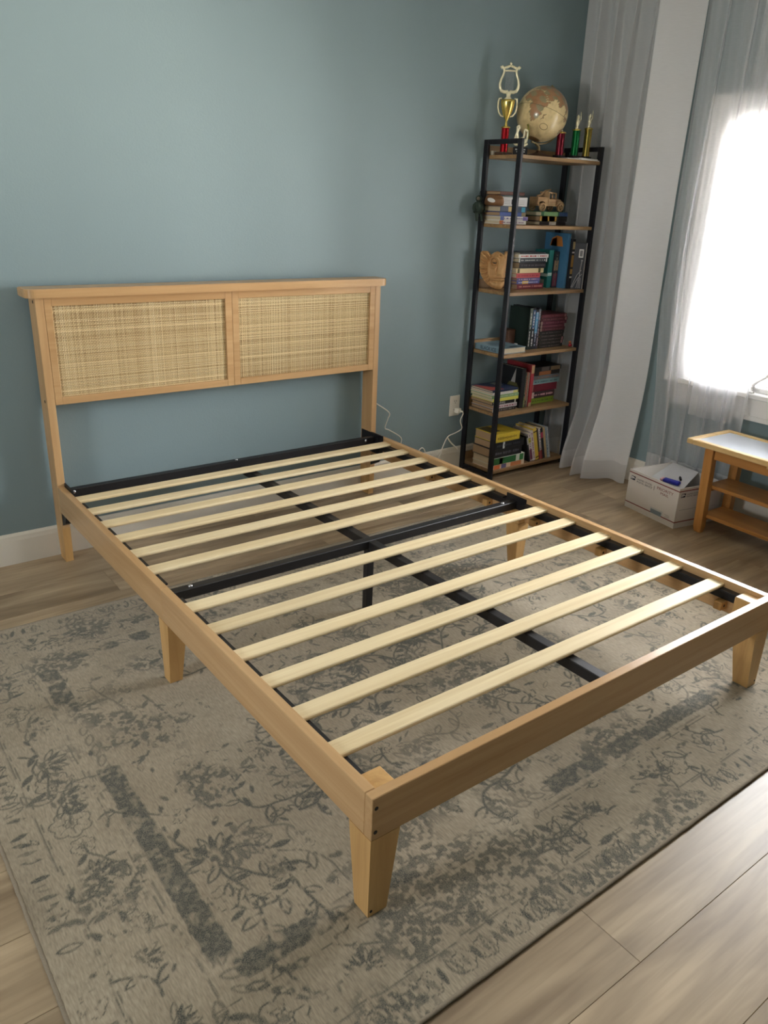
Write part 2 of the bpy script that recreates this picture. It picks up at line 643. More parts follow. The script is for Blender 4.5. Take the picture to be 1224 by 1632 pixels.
# ------------------------------------------------------------------ rug
def rug():
    X0, X1, Y0, Y1 = -.578, 1.932, -.238, 1.655
    W, D = X1 - X0, Y1 - Y0
    st = .0033
    nx, ny = int(W / st), int(D / st)
    R = np.random.RandomState(11)

    def vnoise(cell):
        gx, gy = int(W / cell) + 3, int(D / cell) + 3
        g = R.rand(gy, gx)
        xs = np.linspace(0, W / cell, nx)
        ys = np.linspace(0, D / cell, ny)
        xi, yi = xs.astype(int), ys.astype(int)
        fx, fy = xs - xi, ys - yi
        fx, fy = fx * fx * (3 - 2 * fx), fy * fy * (3 - 2 * fy)
        a = g[np.ix_(yi, xi)] * (1 - fx) + g[np.ix_(yi, xi + 1)] * fx
        b = g[np.ix_(yi + 1, xi)] * (1 - fx) + g[np.ix_(yi + 1, xi + 1)] * fx
        return a * (1 - fy[:, None]) + b * fy[:, None]

    xs = np.linspace(0, W, nx)
    ys = np.linspace(0, D, ny)
    GX, GY = np.meshgrid(xs, ys)
    ink = np.zeros((ny, nx))

    def win_(cx, cy, rad):
        i0, i1 = max(0, int((cx - rad) / W * nx)), min(nx, int((cx + rad) / W * nx) + 1)
        j0, j1 = max(0, int((cy - rad) / D * ny)), min(ny, int((cy + rad) / D * ny) + 1)
        return slice(j0, j1), slice(i0, i1)

    def put(sl, val):
        ink[sl] = np.maximum(ink[sl], val)

    def seg(a, b, w, amt):
        cx, cy = (a[0] + b[0]) / 2, (a[1] + b[1]) / 2
        rad = math.dist(a, b) / 2 + w * 2 + .01
        sl = win_(cx, cy, rad)
        x, y = GX[sl], GY[sl]
        if x.size == 0:
            return
        dx, dy = b[0] - a[0], b[1] - a[1]
        t = np.clip(((x - a[0]) * dx + (y - a[1]) * dy) / (dx * dx + dy * dy + 1e-9), 0, 1)
        d = np.hypot(x - a[0] - t * dx, y - a[1] - t * dy)
        put(sl, amt * np.clip(1.4 - d / w, 0, 1))

    def leaf(cx, cy, ang, ln, wd, amt, outline):
        sl = win_(cx, cy, ln)
        x, y = GX[sl] - cx, GY[sl] - cy
        if x.size == 0:
            return
        c, s = math.cos(ang), math.sin(ang)
        uu, vv = (x * c + y * s) / (ln / 2), (-x * s + y * c) / (wd / 2)
        e = np.abs(vv) - (1 - uu ** 2)
        if outline:
            val = np.where((np.abs(uu) < 1.05), np.clip(1.25 - np.abs(e) * 2.6, 0, 1), 0)
        else:
            val = np.where((np.abs(uu) < 1), np.clip(-e * 3, 0, 1), 0)
        put(sl, amt * val)

    def rosette(cx, cy, rad, n, amt, ph=0):
        sl = win_(cx, cy, rad * 1.3)
        x, y = GX[sl] - cx, GY[sl] - cy
        if x.size == 0:
            return
        rr, th = np.hypot(x, y) / rad, np.arctan2(y, x) + ph
        edge = .78 + .2 * np.abs(np.cos(n * th / 2))
        v = np.clip(1.2 - np.abs(rr - edge) / .055, 0, 1)
        v = np.maximum(v, np.clip(1.2 - np.abs(rr - .30 - .05 * np.cos(n * th)) / .05, 0, 1))
        spoke = np.clip(1.1 - np.abs(np.sin(n * th / 2)) * rr * 9, 0, 1) * (rr > .33) * (rr < .8)
        v = np.maximum(v, spoke * .8)
        v = np.maximum(v, .55 * (rr < .2))
        put(sl, amt * v)

    def palmette(cx, cy, ang, rad, amt):
        for k in range(-4, 5):
            a = ang + k * .36
            leaf(cx + math.cos(a) * rad * .62, cy + math.sin(a) * rad * .62, a, rad * .75, rad * .22, amt, k % 2 == 0)
        leaf(cx, cy, ang + PI / 2, rad * .55, rad * .4, amt * .8, False)

    def vine(x, y, a, n, stp, w, amt, curl):
        c = R.uniform(-curl, curl)
        for i in range(n):
            nx_, ny_ = x + math.cos(a) * stp, y + math.sin(a) * stp
            seg((x, y), (nx_, ny_), w, amt)
            if i % 3 == 1:
                sd = 1 if (i // 3) % 2 else -1
                la = a + sd * R.uniform(.7, 1.2)
                ln = R.uniform(.03, .065)
                leaf(nx_ + math.cos(la) * ln * .5, ny_ + math.sin(la) * ln * .5, la, ln, ln * .38, amt, R.rand() < .45)
            x, y = nx_, ny_
            a += c + R.uniform(-.18, .18)
            if R.rand() < .12:
                c = R.uniform(-curl, curl)
        return x, y

    dist = np.minimum(np.minimum(GX, W - GX), np.minimum(GY, D - GY))
    # main border: palmettes and vines between two guard lines
    def border_pts(dd, step):
        pts = []
        n = int((W - 2 * dd) / step)
        for i in range(n + 1):
            xx = dd + (W - 2 * dd) * i / n
            pts += [(xx, dd, PI / 2), (xx, D - dd, -PI / 2)]
        n = int((D - 2 * dd) / step)
        for i in range(1, n):
            yy = dd + (D - 2 * dd) * i / n
            pts += [(dd, yy, 0), (W - dd, yy, PI)]
        return pts
    for i, (x, y, a) in enumerate(border_pts(.155, .085)):
        q = R.rand()
        x += R.uniform(-.012, .012)
        y += R.uniform(-.012, .012)
        if q < .34:
            rosette(x, y, R.uniform(.03, .055), R.randint(6, 9), R.uniform(.5, .9), R.rand())
        elif q < .7:
            palmette(x, y, a + R.uniform(-.6, .6), R.uniform(.045, .07), R.uniform(.6, 1))
        vine(x, y, a + R.choice([-1.4, 1.4]), 9, .014, .0032, R.uniform(.5, .9), .35)
    for (x, y, a) in border_pts(.045, .030):
        leaf(x + R.uniform(-.006, .006), y, a + R.uniform(-.4, .4), .05, .016, R.uniform(.4, 1) * (R.rand() < .8), R.rand() < .3)
        if R.rand() < .3:
            rosette(x, y, .028, 5, .8)
    for dd in (.085, .092, .232, .243):
        for (x, y, a) in border_pts(dd, .03):
            if R.rand() < .55:
                s = a + PI / 2
                seg((x - math.cos(s) * .014, y - math.sin(s) * .014), (x + math.cos(s) * .014, y + math.sin(s) * .014), .0022, .6)
    # dark inner stripe, eaten away in places
    big = vnoise(.30) * .55

    def stretch(v, a, b):
        return np.clip((v - a) / .05, 0, 1) * np.clip((b - v) / .05, 0, 1)
    wx, wy = GX + X0, GY + Y0
    west, south, north = GX < .34, GY < .34, GY > D - .34
    # the lengths of the stripe that are still dark
    big = np.maximum(big, west * np.maximum(stretch(wy, .06, .80) * .62, stretch(wy, 1.02, 1.36) * .58))
    big = np.maximum(big, south * np.maximum(stretch(wx, .58, 1.50) * .55, stretch(wx, -.31, .24) * .47))
    big = np.maximum(big, north * stretch(wx, -.28, .10) * .47)
    mid = vnoise(.055)
    grit = vnoise(.0075)
    wob = dist + .004 * (vnoise(.03) - .5) + .006 * (vnoise(.011) - .5)
    stripe = np.clip((.030 - np.abs(wob - .288)) / .004, 0, 1) * np.clip((big + .35 * (mid - .5) + .25 * (vnoise(.02) - .5) - .42) * 9, 0, 1)
    stripe *= .72 + .6 * np.clip((grit - .30) * 3, 0, 1)
    for (x, y, a) in border_pts(.288, .05):
        leaf(x, y, a + 1.2, .05, .02, .5, True)
    # field
    for i in range(105):
        x, y = R.uniform(.36, W - .36), R.uniform(.36, D - .36)
        amt = R.uniform(.45, .9)
        q = R.rand()
        if q < .25:
            rosette(x, y, R.uniform(.02, .045), R.randint(5, 9), amt, R.rand())
        elif q < .45:
            palmette(x, y, R.uniform(0, 6.28), R.uniform(.05, .085), amt)
        ex, ey = vine(x, y, R.uniform(0, 6.28), R.randint(10, 34), .014, R.uniform(.0026, .0046), amt, .22)
        if R.rand() < .5:
            rosette(ex, ey, R.uniform(.02, .04), 5, amt)
    for i in range(420):
        x, y = R.uniform(.02, W - .02), R.uniform(.02, D - .02)
        leaf(x, y, R.uniform(0, 6.28), R.uniform(.02, .05), R.uniform(.007, .016), R.uniform(.4, .9), R.rand() < .35)
    # wear
    er1, er2, er3 = vnoise(.22), vnoise(.035), vnoise(.010)
    keep = np.clip((er1 * .8 + er2 * .8 + er3 * .9 - .88) * 3.8, 0.03, 1)
    ink = np.clip(ink * 1.35, 0, 1) * keep
    ink = np.maximum(ink, stripe * np.clip((er2 * .5 + er3 * .5 - .16) * 5, .35, 1))
    # broken dark patches
    p1, p2 = vnoise(.16), vnoise(.016)
    patch = np.clip((p1 + .3 * (mid - .5) - .64) * 7, 0, 1) * np.clip((p2 * .5 + grit * .5 - .44) * 9, 0, 1) * .8
    ink[:] = np.maximum(ink, patch)
    ink += np.clip(vnoise(.009) - .66, 0, 1) * .5
    ink = np.clip(ink, 0, 1)
    tone = vnoise(.35) * .6 + vnoise(.08) * .4
    z = .0085 + .0009 * vnoise(.25) + .0006 * (1 - ink) * vnoise(.01)
    co = np.stack([GX + X0, GY + Y0, z], -1).reshape(-1, 3)
    idx = np.arange(nx * ny).reshape(ny, nx)
    quads = np.stack([idx[:-1, :-1], idx[:-1, 1:], idx[1:, 1:], idx[1:, :-1]], -1).reshape(-1, 4)
    me = bpy.data.meshes.new('pile')
    me.vertices.add(len(co))
    me.vertices.foreach_set('co', co.ravel().astype(np.float32))
    me.loops.add(quads.size)
    me.loops.foreach_set('vertex_index', quads.ravel().astype(np.int32))
    me.polygons.add(len(quads))
    me.polygons.foreach_set('loop_start', np.arange(0, quads.size, 4, dtype=np.int32))
    me.update(calc_edges=True)
    me.polygons.foreach_set('use_smooth', np.ones(len(quads), bool))
    at = me.attributes.new('ink', 'FLOAT', 'POINT')
    at.data.foreach_set('value', ink.ravel().astype(np.float32))
    at = me.attributes.new('tone', 'FLOAT', 'POINT')
    at.data.foreach_set('value', tone.ravel().astype(np.float32))
    m, nt, b = new_mat('faded_rug_pile')
    N, Lk = nt.nodes, nt.links
    b.inputs['Roughness'].default_value = .85
    b.inputs['Specular IOR Level'].default_value = .25
    b.inputs['Sheen Weight'].default_value = .25
    b.inputs['Sheen Roughness'].default_value = .5
    a1 = N.new('ShaderNodeAttribute')
    a1.attribute_name = 'ink'
    a2 = N.new('ShaderNodeAttribute')
    a2.attribute_name = 'tone'
    tc = N.new('ShaderNodeTexCoord')
    mp = N.new('ShaderNodeMapping')
    mp.inputs['Scale'].default_value = (260, 45, 1)
    Lk.new(tc.outputs['Object'], mp.inputs[0])
    nz = N.new('ShaderNodeTexNoise')
    nz.inputs['Scale'].default_value = 1
    nz.inputs['Detail'].default_value = 5
    Lk.new(mp.outputs[0], nz.inputs['Vector'])
    nf = N.new('ShaderNodeTexNoise')
    nf.inputs['Scale'].default_value = 420
    nf.inputs['Detail'].default_value = 3
    Lk.new(tc.outputs['Object'], nf.inputs['Vector'])
    base = N.new('ShaderNodeMix')
    base.data_type = 'RGBA'
    base.inputs[6].default_value = rgb(146, 133, 112)
    base.inputs[7].default_value = rgb(178, 165, 143)
    Lk.new(a2.outputs['Fac'], base.inputs[0])
    st_ = N.new('ShaderNodeMix')
    st_.data_type = 'RGBA'
    st_.blend_type = 'MULTIPLY'
    st_.inputs[0].default_value = 1
    rp = N.new('ShaderNodeValToRGB')
    rp.color_ramp.elements[0].position = .3
    rp.color_ramp.elements[0].color = (.72, .71, .70, 1)
    rp.color_ramp.elements[1].position = .68
    rp.color_ramp.elements[1].color = (1.1, 1.1, 1.1, 1)
    Lk.new(nz.outputs['Fac'], rp.inputs[0])
    Lk.new(base.outputs[2], st_.inputs[6])
    Lk.new(rp.outputs[0], st_.inputs[7])
    dk = N.new('ShaderNodeMix')
    dk.data_type = 'RGBA'
    dk.inputs[7].default_value = rgb(60, 64, 58)
    Lk.new(st_.outputs[2], dk.inputs[6])
    ma = N.new('ShaderNodeMath')
    ma.operation = 'MULTIPLY'
    mr = N.new('ShaderNodeMapRange')
    mr.inputs[1].default_value = .3
    mr.inputs[2].default_value = .62
    mr.inputs[3].default_value = .5
    mr.inputs[4].default_value = 1.05
    Lk.new(nf.outputs['Fac'], mr.inputs[0])
    Lk.new(a1.outputs['Fac'], ma.inputs[0])
    Lk.new(mr.outputs[0], ma.inputs[1])
    ma2 = N.new('ShaderNodeMath')
    ma2.operation = 'MULTIPLY'
    ma2.use_clamp = True
    ma2.inputs[1].default_value = .96
    Lk.new(ma.outputs[0], ma2.inputs[0])
    Lk.new(ma2.outputs[0], dk.inputs[0])
    Lk.new(dk.outputs[2], b.inputs['Base Color'])
    bp = N.new('ShaderNodeBump')
    bp.inputs['Strength'].default_value = .35
    bp.inputs['Distance'].default_value = .002
    Lk.new(nf.outputs['Fac'], bp.inputs['Height'])
    Lk.new(bp.outputs[0], b.inputs['Normal'])
    me.materials.append(m)
    root = thing('area_rug', 'large faded beige and grey-green oriental patterned rug under the bed', 'rug', ((X0 + X1) / 2, (Y0 + Y1) / 2, 0))
    o = bpy.data.objects.new('pile', me)
    COL.objects.link(o)
    o.parent = root
    o.location = (-root.location.x, -root.location.y, 0)
    bd = MB()
    e = .004
    hw, hd = W / 2, D / 2
    bd.box(-hw + e, hw - e, -hd + e, hd - e, .0005, .007)
    RB = random.Random(4)

    def edge(p, q, n):
        pts = []
        for i in range(n + 1):
            t = i / n
            pts.append((p[0] + (q[0] - p[0]) * t + RB.uniform(-.0006, .0006), p[1] + (q[1] - p[1]) * t + RB.uniform(-.0006, .0006), .0055))
        bd.tube(pts, [.0052 + RB.uniform(-.0003, .0003) for _ in pts], 6)
    c = [(-hw, -hd), (hw, -hd), (hw, hd), (-hw, hd)]
    for i in range(4):
        edge(c[i], c[(i + 1) % 4], 160)
    bd.build('bound_edge', plain('rug_binding', rgb(140, 128, 110), .9, var=.2, scale=300, bump=.4), root)


rug()

# ------------------------------------------------------------------ bed
BW, BL, BH, BB = 1.56, 2.10, .327, .219
bed = thing('bed_frame', 'honey wooden platform bed frame with rattan headboard, pale slats and no mattress', 'bed')


def bpart(mb, name, m, parent=None, label=None):
    o = mb.build(name, m, parent or bed)
    if label:
        o['label'] = label
    return o


T = .025
for x0 in (0, BW - T):
    bpart(MB().cbox(x0, x0 + T, T + .0004, 1.0685, BB, BH, .0015), 'side_rail', M_RAIL_Y)
    bpart(MB().cbox(x0, x0 + T, 1.0692, BL - .0004, BB, BH, .0015), 'side_rail', M_RAIL_Y)
fr = bpart(MB().cbox(0, BW, 0, T, BB, BH, .0015), 'foot_rail', M_RAIL_X)


def disc_y(mb, x, z, r, y0, y1, n=14):
    mb.prism([(x + r * math.cos(2 * PI * k / n), z + r * math.sin(2 * PI * k / n)) for k in range(n)], y0, y1, 'Y')


def disc_x(mb, y, z, r, x0, x1, n=14):
    mb.prism([(y + r * math.cos(2 * PI * k / n), z + r * math.sin(2 * PI * k / n)) for k in range(n)], x0, x1, 'X')


for x in (.0105, BW - .0105):
    for z in (.300, .239):
        mb = MB()
        disc_y(mb, x, z, .0048, -.0006, .001)
        bpart(mb, 'bolt_hole', M_HOLE, fr)
# corner legs: a square block inside the rails, a tapering foot flush with their outer faces
for s, x in ((1, 0), (-1, BW)):
    mb = MB()
    a, b_ = x, x + s * .076
    x0, x1 = min(a, b_), max(a, b_)
    bx0, bx1 = (x0, x0 + .050) if s > 0 else (x1 - .050, x1)
    mb.hexa([(bx0, .0005, .0104), (bx1, .0005, .0104), (bx1, .050, .0104), (bx0, .050, .0104)],
            [(x0, .0005, BB - .0006), (x1, .0005, BB - .0006), (x1, .078, BB - .0006), (x0, .078, BB - .0006)])
    i0, i1 = (x0 + T + .0006, x0 + .084) if s > 0 else (x1 - .084, x1 - T - .0006)
    mb.cbox(i0, i1, T + .0006, .088, BB - .0006, .314, .003)
    lg = bpart(mb, 'leg', M_LEG)
    mb = MB()
    disc_y(mb, (bx0 if s > 0 else bx1) + s * .008, .024, .0035, -.0004, .001)
    bpart(mb, 'bolt_hole', M_HOLE, lg)
# middle legs
for s, x in ((1, 0), (-1, BW)):
    mb = MB()
    x0, x1 = min(x, x + s * .062), max(x, x + s * .062)
    bx0, bx1 = (x0, x0 + .040) if s > 0 else (x1 - .040, x1)
    mb.hexa([(bx0, 1.042, .0104), (bx1, 1.042, .0104), (bx1, 1.085, .0104), (bx0, 1.085, .0104)],
            [(x0, 1.030, BB - .0006), (x1, 1.030, BB - .0006), (x1, 1.100, BB - .0006), (x0, 1.100, BB - .0006)])
    i0, i1 = (x0 + T + .0006, x0 + .062) if s > 0 else (x1 - .062, x1 - T - .0006)
    mb.cbox(i0, i1, 1.03, 1.1, BB - .0006, .262, .002)
    lg = bpart(mb, 'leg', M_LEG)
# headboard posts run to the floor
for s, x in ((1, 0), (-1, BW)):
    x0, x1 = min(x, x + s * .030), max(x, x + s * .030)
    mb = MB()
    mb.cbox(x0, x1, BL, 2.186, .150, 1.0495, .0015)
    pst = bpart(mb, 'headboard_post', M_RAIL_Z)
    mb = MB()
    mb.hexa([(x0, BL + .004, 0), (x1, BL + .004, 0), (x1, 2.172, 0), (x0, 2.172, 0)],
            [(x0, BL + .001, .1495), (x1, BL + .001, .1495), (x1, 2.184, .1495), (x0, 2.184, .1495)])
    bpart(mb, 'leg', M_LEG)
    for y, z in ((2.128, 1.034), (2.128, .664)):
        mb = MB()
        if s > 0:
            disc_x(mb, y, z, .006, -.0006, .001)
        else:
            disc_x(mb, y, z, .006, BW - .001, BW + .0006)
        bpart(mb, 'bolt_hole', M_HOLE, pst)
    # gusset bracket under the rail where it meets the post
    mb = MB()
    mb.prism([(BL - .0005, BB - .0006), (BL - .058, BB - .0006), (BL - .044, BB - .034), (BL - .0005, .162)],
             x0 + .003, x1 - .002, 'X')
    bpart(mb, 'gusset_bracket', M_BLACK)
# top shelf with rounded front corners
pts = []
tx0, tx1, ty0, ty1, tr = -.034, 1.588, 2.074, 2.188, .036
for cx, cy, a0 in ((tx1 - tr, ty0 + tr, -PI / 2), (tx0 + tr, ty0 + tr, -PI)):
    arc = [(cx + tr * math.cos(a0 + PI / 2 * k / 8), cy + tr * math.sin(a0 + PI / 2 * k / 8)) for k in range(9)]
    if a0 == -PI / 2:
        right = arc
    else:
        left = arc
poly = left + right + [(tx1, ty1), (tx0, ty1)]
bm = bmesh.new()
vs_ = [bm.verts.new((p[0], p[1], 1.0505)) for p in poly]
fc = bm.faces.new(vs_)
ex = bmesh.ops.extrude_face_region(bm, geom=[fc])
bmesh.ops.translate(bm, verts=[v for v in ex['geom'] if isinstance(v, bmesh.types.BMVert)], vec=(0, 0, .0325))
bmesh.ops.recalc_face_normals(bm, faces=bm.faces)
bmesh.ops.bevel(bm, geom=[e for e in bm.edges if abs(e.verts[0].co.z - e.verts[1].co.z) < 1e-6], offset=.003, segments=2, affect='EDGES')
mb = MB()
mb.frombm(bm)
bpart(mb, 'top_shelf', M_RAIL_X)
bpart(MB().box(.0305, BW - .0305, 2.130, 2.136, .652, 1.049), 'back_board', plain('dark_back_board', rgb(96, 70, 42), .8))


def cane_mat():
    m, nt, b = new_mat('woven_cane')
    N, Lk = nt.nodes, nt.links
    b.inputs['Roughness'].default_value = .55
    at = N.new('ShaderNodeAttribute')
    at.attribute_name = 'shade'
    rp = N.new('ShaderNodeValToRGB')
    rp.color_ramp.elements[0].position = 0
    rp.color_ramp.elements[0].color = rgb(176, 140, 90)
    rp.color_ramp.elements[1].position = 1
    rp.color_ramp.elements[1].color = rgb(248, 226, 178)
    e = rp.color_ramp.elements.new(.5)
    e.color = rgb(228, 200, 148)
    Lk.new(at.outputs['Fac'], rp.inputs[0])
    Lk.new(rp.outputs[0], b.inputs['Base Color'])
    return m


M_CANE = cane_mat()
rc = random.Random(5)


def cane(x0, x1, z0, z1, y, parent):
    """woven strands, each a ribbon passing over and under the others"""
    def lines(a, b, pitch):
        out, p = [], a + pitch * .4
        while p < b - pitch * .4:
            out.append((p + rc.uniform(-.0006, .0006), pitch * rc.uniform(.20, .36), min(1, max(0, rc.gauss(.55, .2)))))
            p += pitch * rc.choice([.85, .95, 1, 1.1, 1.25])
        return out
    V = lines(x0, x1, .0050)
    Hh = lines(z0, z1, .0050)
    vs, fs, sh = [], [], []

    def ribbon(points, wdir, w, shade):
        b = len(vs)
        for p in points:
            j = rc.uniform(-.00035, .00035)
            for sg in (-1, 1):
                vs.append((p[0] + wdir[0] * (sg * w + j), p[1], p[2] + wdir[1] * (sg * w + j)))
                sh.append(shade + rc.uniform(-.12, .12))
        for i in range(len(points) - 1):
            a = b + 2 * i
            fs.append((a, a + 1, a + 3, a + 2))
    for i, (x, w, s) in enumerate(V):
        pts = [(x, y, z0)] + [(x, y + (.0009 if (i + j) % 2 else -.0009), z) for j, (z, _, _) in enumerate(Hh)] + [(x, y, z1)]
        ribbon(pts, (1, 0), w * .82, s)
    for j, (z, w, s) in enumerate(Hh):
        pts = [(x0, y, z)] + [(x, y + (-.0009 if (i + j) % 2 else .0009), z) for i, (x, _, _) in enumerate(V)] + [(x1, y, z)]
        ribbon(pts, (0, 1), w, s)
    me = bpy.data.meshes.new('cane_weave')
    me.from_pydata(vs, [], fs)
    at = me.attributes.new('shade', 'FLOAT', 'POINT')
    at.data.foreach_set('value', sh)
    me.materials.append(M_CANE)
    o = bpy.data.objects.new('cane_weave', me)
    COL.objects.link(o)
    o.parent = parent
    o['kind'] = 'stuff'
    return o


for (px0, px1, cx0, cx1) in ((.031, .7815, .057, .751), (.7825, 1.529, .812, 1.5)):
    mb = MB()
    z0, z1, c0, c1 = .652, 1.049, .680, 1.019
    y0, y1 = BL, BL + .020
    mb.cbox(px0, cx0, y0, y1, z0, z1, .0012)
    mb.cbox(cx1, px1, y0, y1, z0, z1, .0012)
    mb.cbox(cx0, cx1, y0 + .0002, y1, z0, c0, .0012)
    mb.cbox(cx0, cx1, y0 + .0002, y1, c1, z1, .0012)
    pf = bpart(mb, 'panel_frame', M_RAIL_X)
    cane(cx0, cx1, c0, c1, BL + .009, pf)
    bpart(MB().box(cx0, cx1, BL + .0125, BL + .018, c0, c1), 'panel_backing', plain('cane_backing', rgb(112, 80, 44), .9), pf)

# steel carcass
for s in (1, -1):
    x0, x1 = (.0262, .052) if s > 0 else (BW - .052, BW - .0262)
    for ya, yb in ((.09, 1.03), (1.14, 2.0)):
        mb = MB()
        mb.cbox(x0, x1, ya, yb, .296, .3015, .0006)
        xa = x0 if s > 0 else x1 - .004
        mb.box(xa, xa + .004, ya, yb, .262, .296)
        bpart(mb, 'ledger_bar', M_BLACK)
    xa = .0262 if s > 0 else BW - .0302
    pl = MB()
    pl.box(xa, xa + .004, 1.031, 1.139, .263, .318)
    bpart(pl, 'joining_plate', M_BLACK)
    pl = MB()
    pl.box(xa, xa + .004, 2.001, BL - .001, .24, .338)
    xb = .0302 if s > 0 else BW - .034
    pl.box(xb, xb + .0035, 2.03, 2.175, .238, .336)
    bpart(pl, 'corner_bracket', M_BLACK)
    for y in (.135, .62, .95, 1.22, 1.6):
        cl = MB()
        w = .034
        a = .0262 if s > 0 else BW - .0262 - w
        cl.cbox(a, a + w, y, y + .028, .232, .2605, .002)
        co_ = bpart(cl, 'wood_cleat', M_LEG)
        h = MB()
        disc_y(h, a + w / 2, .247, .005, y - .0006, y + .001, 10)
        bpart(h, 'bolt_hole', M_HOLE, co_)
hb = MB()
hb.cbox(.036, BW - .036, 2.060, 2.088, .272, .322, .002)
hbo = bpart(hb, 'head_bar', M_BLACK)
for x in (.05, .765, BW - .09):
    b_ = MB()
    b_.lathe([(.0075, 0), (.0075, .002), (.004, .0045), (1e-5, .005)], 12)
    o = b_.build('bolt', M_STEEL, hbo)
    if x == .765:
        o.location = (x, 2.074, .322)
    else:
        o.location = (x, 2.06, .310)
        o.rotation_euler = (PI / 2, 0, 0)
xb = MB()
xb.cbox(.031, BW - .031, 1.078, 1.110, .264, .297, .002)
xbo = bpart(xb, 'cross_bar', M_BLACK)
for x in (.105, BW - .10):
    b_ = MB()
    b_.lathe([(.0075, 0), (.0075, .002), (.004, .0045), (1e-5, .005)], 12)
    b_.build('bolt', M_STEEL, xbo, (x, 1.094, .297))
for ya, yb in ((T + .001, 1.0775), (1.1105, 2.0595)):
    bpart(MB().cbox(.774, .806, ya, yb, .262, .295, .002), 'centre_bar', M_BLACK)
bpart(MB().cbox(.776, .804, 1.08, 1.108, 0.0104, .2635, .002), 'centre_leg', M_BLACK)
# slats: gently sprung boards with rounded edges
SL = [1.967, 1.824, 1.678, 1.530, 1.386, 1.238, .947, .800, .640, .494, .340, .187]
prof = [(-.0265, .0015), (-.025, 0), (.025, 0), (.0265, .0015), (.0275, .006), (.0262, .010), (.0235, .012), (-.0235, .012), (-.0262, .010), (-.0275, .006)]
smesh = None
for i, y in enumerate(SL):
    if smesh is None:
        mb = MB()
        xs_ = [.0275, .030, .036] + [.036 + (1.525 - .036) * k / 10 for k in range(1, 10)] + [1.525, 1.540, 1.547, 1.5495]
        n = len(prof)
        vs_, fs_ = [], []
        for x in xs_:
            e = min(1, max(0, (1.5495 - x) / .024))
            sh_ = .72 + .28 * math.sqrt(max(0, 1 - (1 - e) ** 2)) if e < 1 else 1
            tz = 1 if e >= 1 else .45 + .55 * math.sqrt(max(0, 1 - (1 - e) ** 2))
            vs_ += [(x, p[0] * sh_, .3022 + p[1] * tz) for p in prof]
        for k in range(len(xs_) - 1):
            for q in range(n):
                fs_.append((k * n + q, (k + 1) * n + q, (k + 1) * n + (q + 1) % n, k * n + (q + 1) % n))
        fs_.append(tuple(range(n)))
        fs_.append(tuple((len(xs_) - 1) * n + q for q in range(n))[::-1])
        mb.add(vs_, [f_[::-1] for f_ in fs_])
        o = bpart(mb, 'slat', M_SLAT)
        smesh = o.data
    else:
        o = bpy.data.objects.new('slat', smesh)
        COL.objects.link(o)
        o.parent = bed
    o.location = (0, y, 0)
    o.rotation_euler = (0, 0, rng.uniform(-.002, .002))


# ------------------------------------------------------------------ curtains
def sheer(name, base, t_face, t_edge, through=.45):
    m, nt, b = new_mat(name)
    N, Lk = nt.nodes, nt.links
    out = N['Material Output']
    N.remove(b)
    df = N.new('ShaderNodeBsdfDiffuse')
    df.inputs[0].default_value = base
    tl = N.new('ShaderNodeBsdfTranslucent')
    tl.inputs[0].default_value = base
    tr = N.new('ShaderNodeBsdfTransparent')
    m1 = N.new('ShaderNodeMixShader')
    m1.inputs[0].default_value = through
    Lk.new(df.outputs[0], m1.inputs[1])
    Lk.new(tl.outputs[0], m1.inputs[2])
    lw = N.new('ShaderNodeLayerWeight')
    lw.inputs[0].default_value = .5
    mr = N.new('ShaderNodeMapRange')
    mr.inputs[3].default_value = t_face
    mr.inputs[4].default_value = t_edge
    Lk.new(lw.outputs['Facing'], mr.inputs[0])
    tc = N.new('ShaderNodeTexCoord')
    nz = N.new('ShaderNodeTexNoise')
    mp = N.new('ShaderNodeMapping')
    mp.inputs['Scale'].default_value = (30, 30, 500)
    Lk.new(tc.outputs['Object'], mp.inputs[0])
    Lk.new(mp.outputs[0], nz.inputs['Vector'])
    nz.inputs['Scale'].default_value = 1
    ad = N.new('ShaderNodeMath')
    ad.operation = 'MULTIPLY_ADD'
    ad.inputs[1].default_value = .10
    Lk.new(nz.outputs['Fac'], ad.inputs[0])
    Lk.new(mr.outputs[0], ad.inputs[2])
    mx = N.new('ShaderNodeMixShader')
    Lk.new(ad.outputs[0], mx.inputs[0])
    Lk.new(m1.outputs[0], mx.inputs[1])
    Lk.new(tr.outputs[0], mx.inputs[2])
    Lk.new(mx.outputs[0], out.inputs[0])
    return m


def sheet(name, parent, m, fn, ns, nz, z0, z1):
    vs, fs = [], []
    for j in range(nz + 1):
        z = z0 + (z1 - z0) * j / nz
        for i in range(ns + 1):
            vs.append(fn(i / ns, z))
    for j in range(nz):
        for i in range(ns):
            a = j * (ns + 1) + i
            fs.append((a, a + 1, a + ns + 2, a + ns + 1))
    return MB().add(vs, fs, True).build(name, m, parent)


def sstep(a, b, x):
    t = min(1, max(0, (x - a) / (b - a)))
    return t * t * (3 - 2 * t)


M_VOILE_A = sheer('white_voile', (.86, .85, .86, 1), .24, .04)
M_VOILE_E = sheer('lit_folded_voile', (.94, .93, .94, 1), .02, .0, .35)  # double layer, less see-through; paler base paints in the light on it
M_VOILE_B = sheer('thin_white_voile', (.86, .86, .88, 1), .50, .10, .50)
M_HEM = sheer('voile_hem', (.82, .81, .82, 1), .03, .0)
ZT = 2.46


